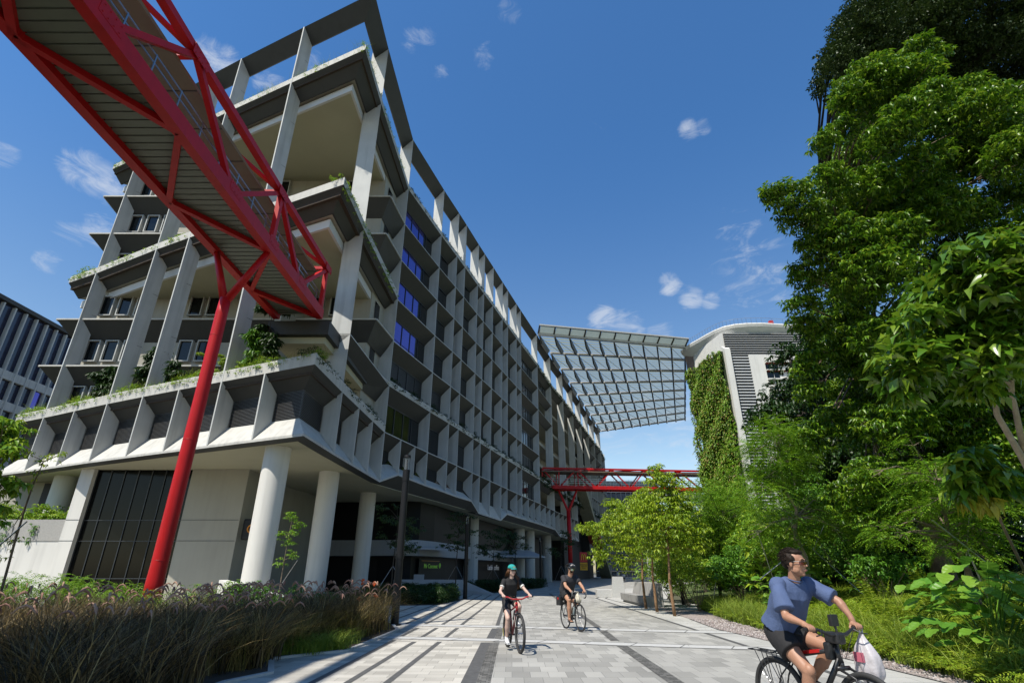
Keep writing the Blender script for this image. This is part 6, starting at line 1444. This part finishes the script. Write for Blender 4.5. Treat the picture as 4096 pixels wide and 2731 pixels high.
# ferny green shrubs behind the grass
rs=random.Random(21); k=0
for (x,y,H,R_,lm,kind) in [(-17.5,18.5,1.5,1.4,'lf_fea','frond'),(-15.4,16.8,1.55,1.2,'lf_fea','frond'),(-13.6,16.2,1.5,1.1,'lf_fea','frond'),(-12.1,16.0,1.35,1.0,'lf_fea','frond'),(-10.7,16.4,1.3,.95,'lf_fea','frond'),(-9.5,16.9,1.2,.8,'lf_fea','frond'),(-12.6,18.2,1.35,.9,'lf_fea','frond'),(-14.6,18.6,1.5,1.2,'lf_fea','frond')]:
    k+=1; shrub('ferny_shrub',['leftmost feathery green shrub behind the purple grass, against the white wall','second feathery green shrub from the left behind the purple grass','feathery green shrub in front of the left part of the dark glass wall','feathery green shrub just left of the red mast foot','feathery green shrub just right of the red mast foot','small feathery shrub before the pale wall panel','feathery shrub right behind the red mast foot','rear feathery shrub before the middle of the dark glass wall'][k-1],(x,y,.02),R_,H,150,.075,.03,lm,kind='frond',fl=.36,fk=8,group='feathery shrubs behind the purple grass',stems=6)
k=0
for (x,y,H,R_,lm,L) in [(-9.8,21.3,1.25,.8,'lf_hedge',.09),(-8.6,20.3,1.25,.8,'lf_hedge',.08),(-7.4,19.8,1.15,.75,'lf_hedge',.08),(-6.3,19.9,1.0,.7,'lf_hedge',.07),(-10.9,22.0,1.35,.7,'lf_hy',.09)]:
    k+=1; shrub('round_shrub',['dense bright green bush at the foot of the thick sunlit column','dense green bush in front of the low white wall','soft green bush right of the thick sunlit column','small soft green bush before the second round column','pale green bush left of the thick sunlit column foot'][k-1],(x,y,.02),R_,H,330,L,.05,lm,group='green bushes before the round columns',stems=6)
b=MB(); rr=random.Random(2)
t=thing('orange_flowers','spray of orange canna-like flowers sticking out of the purple grass by the first lamp post','flower',(-4.4,17.2,0))
for k in range(4):
    x=-4.4+rr.uniform(-.35,.35); y=17.2+rr.uniform(-.3,.3); h=rr.uniform(.8,1.28)
    b.tube([(x,y,0),(x+.03,y,h)],.006,5)
st=b.build('stem',M['lf_hedge'],t); rr=random.Random(2); fb=MB()
for k in range(4):
    x=-4.4+rr.uniform(-.35,.35); y=17.2+rr.uniform(-.3,.3); h=rr.uniform(.8,1.28)
    for j in range(5): fb.ell((x+rr.uniform(-.05,.05),y+rr.uniform(-.04,.04),h+rr.uniform(-.04,.1)),(.03,.012,.04),6,4)
fb.build('petal',M['flower'],t)
# shaded bed hedge plants beyond the first lamp
C=np.stack([RNG.uniform(-9.4,-3.2,9000),RNG.uniform(29.6,41,9000),np.full(9000,.02)],1); C=C[in_poly(C,BED2)]
C[:,2]=RNG.random(len(C))*(.45+.4*np.sin(C[:,0]*1.9+C[:,1]*.7)**2); V,F_a=rosettes(C,5,.17,.045,droop=-.1); tag(np_mesh('hedge_cover',V,F_a,M['lf_shade']),kind='stuff')  # hedge takes the darker leaf so its colour carries the shade
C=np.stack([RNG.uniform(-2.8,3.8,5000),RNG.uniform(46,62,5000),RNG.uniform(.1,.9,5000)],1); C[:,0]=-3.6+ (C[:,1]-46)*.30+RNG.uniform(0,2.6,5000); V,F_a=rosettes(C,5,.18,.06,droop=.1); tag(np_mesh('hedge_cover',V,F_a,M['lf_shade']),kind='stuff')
# shaded trees under the building
for i,(x,y,h,w_,lab) in enumerate([(-6.9,33.2,5.2,1.5,'shaded young tree just right of the first lamp post'),(-3.9,40,5.4,1.3,'shaded young tree by the second lamp post'),(-1.6,48.5,5.0,1.5,'shaded young tree behind the woman cyclist'),(.3,55,5.2,1.6,'shaded young tree right of the woman cyclist\'s head'),(6.0,70,6.2,1.8,'shaded tree at the foot of the far red mast')]):
    cl=[(np.array([x+rs.uniform(-w_,w_)*.8,y+rs.uniform(-w_,w_)*.5,h*rs.uniform(.5,1)]),w_*rs.uniform(.3,.5)) for k in range(13)]
    tree('young_tree',lab,'tree',(x,y,0),[(x,y,0),(x,y,h*.4),(x+.1,y,h*.85)],.05,cl,60,.17,.07,M['lf_shade'],M['barkd'],group='young trees in the building shade',limb_r=.02,flat=.6,nl=5,shell=.9)
    b=MB()
    for s in (-1,1): b.tube([(x+s*1.1,y-.1,0),(x,y,h*.36)],.014,6)
    top(b,'tree_prop',M['steel'],'pair of thin steel props bracing the '+lab.replace('shaded ',''),'prop',group='steel props bracing the saplings')
x,y=-9.9,23.6+1.2; cl=[(np.array([x+a,y+b_,z_]),r) for a,b_,z_,r in ((0,0,3.7,.42),(.3,0,3.4,.35),(-.3,0,3.0,.3),(.1,0,2.7,.35),(.35,0,2.2,.32),(-.1,0,1.9,.3),(.2,0,3.1,.3))]
tree('sapling',"slender sapling with sparse sunlit leaves between the first two round columns",'tree',(x,y,0),[(x,y,0),(x,y,2),(x+.05,y,3.7)],.03,cl,170,.13,.045,M['lf_fea'],M['bark'],limb_r=.012,flat=.8,nl=5,shell=.9)
prop([((-9.1,24.2,2.0),(-9.9,24.8,1.0)),],'short slanting prop on the slender sapling between columns',.012)
# left edge tree and thin sapling
cl=rclumps([(-160,930),(-10,950),(8,985),(0,1080),(10,1120),(-20,1140),(-160,1150)],26,11.5,13,.35,.6,rs)+[(pt(10,965,12),.25),(pt(40,1110,12),.18),(pt(5,1200,12),.22),(pt(-10,1170,12),.3),(pt(35,1020,12),.2)]
B=pt(-40,1330,12)
tree('broadleaf_tree','bright green tree poking in at the left edge','tree',(B[0],B[1],0),[(B[0],B[1],0),tuple(pt(-40,1200,12)),tuple(pt(-20,1080,12))],.09,cl,130,.20,.085,M['lf_hy'],M['bark'],limb_r=.03,flat=.6,nl=5,shell=.7,droop=.5)
cl=[(pt(x,y,13),r) for x,y,r in ((95,1065,.3),(120,1050,.25),(80,1085,.2),(140,1045,.15),(60,1040,.18),(30,1240,.2),(15,1270,.2))]; B=pt(20,1330,13)
tree('sapling','thin bare sapling with sparse yellowing leaves in front of the left end of the building','tree',(B[0],B[1],0),[(B[0],B[1],0),tuple(pt(35,1240,13)),tuple(pt(70,1130,13)),tuple(pt(100,1060,13))],.035,cl,120,.10,.035,M['lf_yel'],M['bark'],limb_r=.014,flat=.7,nl=4,shell=.9)
prop([(pt(-10,1260,12.6),pt(62,1197,12.8))],'thin dark prop slanting up at the left edge',.016)
# ------------------------------------------------------------------ greenery in the planters
def strip(name,path_idx,zb,n,h,sp=.35,d0=.12,d1=.9,L=.16,W=.055,lm='lf_hy',drape=.12,grass=False,path=PATH,bare=None):
    pts=[Vector(off(path,0,i)) for i in path_idx]; ln=[(pts[i+1]-pts[i]).length for i in range(len(pts)-1)]; T=sum(ln); P=[]
    for k in range(n):
        s=RNG.random()*T; i=0
        while s>ln[i]: s-=ln[i]; i+=1
        t=(pts[i+1]-pts[i]).normalized(); nn=Vector((-t.y,t.x)); q=pts[i]+t*s
        gl=.5+.5*math.sin((q.x*1.9+q.y*1.3)); 
        if RNG.random()>.25+.75*gl: continue
        d=RNG.uniform(d0,d1); zz=zb+RNG.random()*h*(.3+.7*gl)
        if RNG.random()<drape: d=-.03-.05*RNG.random(); zz=zb-RNG.random()*sp
        q=q+nn*d; P.append((q.x,q.y,zz))
    P=np.array(P); 
    if grass: V,F_a=blades(P,h*(.5+.8*RNG.random(len(P))),.014,.4+.9*RNG.random(len(P)))
    else: V,F_a=rosettes(P,5,L,W,droop=.25)
    return tag(np_mesh(name,V,F_a,M[lm]),kind='stuff')
I=lambda a,c: list(range(a,c+1))
strip('terrace_grass',I(0,IA+2),32.75,3800,.42,.6,lm='gr_y',grass=True,drape=.16,d1=.6); strip('terrace_plants',I(0,IA+2),32.8,420,.4,.5,d1=.5,drape=.2)
strip('terrace_plants',I(0,1),21.9,420,.75,L=.14); strip('terrace_plants',I(1,3),21.9,520,.5,L=.14); strip('terrace_plants',I(5,7),21.9,420,.5,.9,L=.15,drape=.35)
strip('terrace_plants',I(0,5),11.2,1900,.55,.2,L=.15,lm='lf_hy',drape=.10); strip('terrace_grass',I(0,5),11.2,2600,.5,.3,lm='gr_y',grass=True,drape=.15); strip('terrace_plants',I(5,7),11.2,700,.55,.3,L=.16,lm='lf_shade')
strip('terrace_plants',I(IA+2,IA+13),14.6,2400,.6,.35,L=.2,lm='lf_shade',drape=.15); strip('terrace_plants',I(IA+2,IA+13),32.8,1500,.5,.3,L=.17,lm='lf_shade')
strip('terrace_plants',I(IA+13,IA+21),14.6,2600,.9,.9,L=.34,W=.12,lm='lf_shade',drape=.3); strip('terrace_plants',I(IA+13,IA+21),32.8,1500,.6,.8,L=.3,W=.1,lm='lf_shade',drape=.3)
k=0
for (px,py,h,R_,lm,L) in [(232,905,2.6,.75,'lf_shade',.34),(262,900,1.7,.5,'lf_shade',.3),(343,880,2.8,.7,'lf_shade',.32),(402,868,1.7,.6,'lf_shade',.32),(612,790,4.0,.72,'lf_shade',.30),(590,800,2.4,.5,'lf_hedge',.3),(470,850,1.7,.5,'lf_yel',.12),(505,850,1.6,.4,'lf_yel',.12),(560,830,1.2,.35,'lf_hy',.12)]:
    zc_=(11.0-1.55)/(SP+ (784-py)/1210.*CP); 
    q=pt(px,py,zc_); 
    Y=31.2-(q[0]+21)*.44-1.2 ; sc=Y/q[1]; x=q[0]*sc; y=Y; k+=1
    lab=['umbrella-leaved tree in the terrace planter, left of the second tall fin','lower umbrella-leaved plant beside the leftmost terrace tree','umbrella-leaved tree in the terrace planter behind the third tall fin','shaded umbrella-leaved plant left of the red mast on the terrace','tallest umbrella-leaved tree on the terrace, beside the bridge end','long-leaved bush at the foot of the tallest terrace tree','yellow-leaved bush on the terrace just left of the red mast','yellow-leaved bush on the terrace just right of the red mast','small upright green bush on the terrace right of the red mast'][k-1]
    cl=[(np.array([x+rs.uniform(-R_,R_)*.7,y+rs.uniform(-R_,R_)*.5,11.1+h*rs.uniform(.2,1)]),R_*rs.uniform(.4,.6)) for j in range(12 if h>2.3 else 8)]
    tree('terrace_tree',lab,'plant',(x,y,10.9),[(x,y,10.8),(x,y,11+h*.5),(x,y,11+h*.9)],.04,cl,300 if L>.2 else 600,L,L*.3,M[lm],M['barkd'],group='plants in the long terrace planter',limb_r=.015,flat=.6,nl=7,shell=.7,droop=.55)
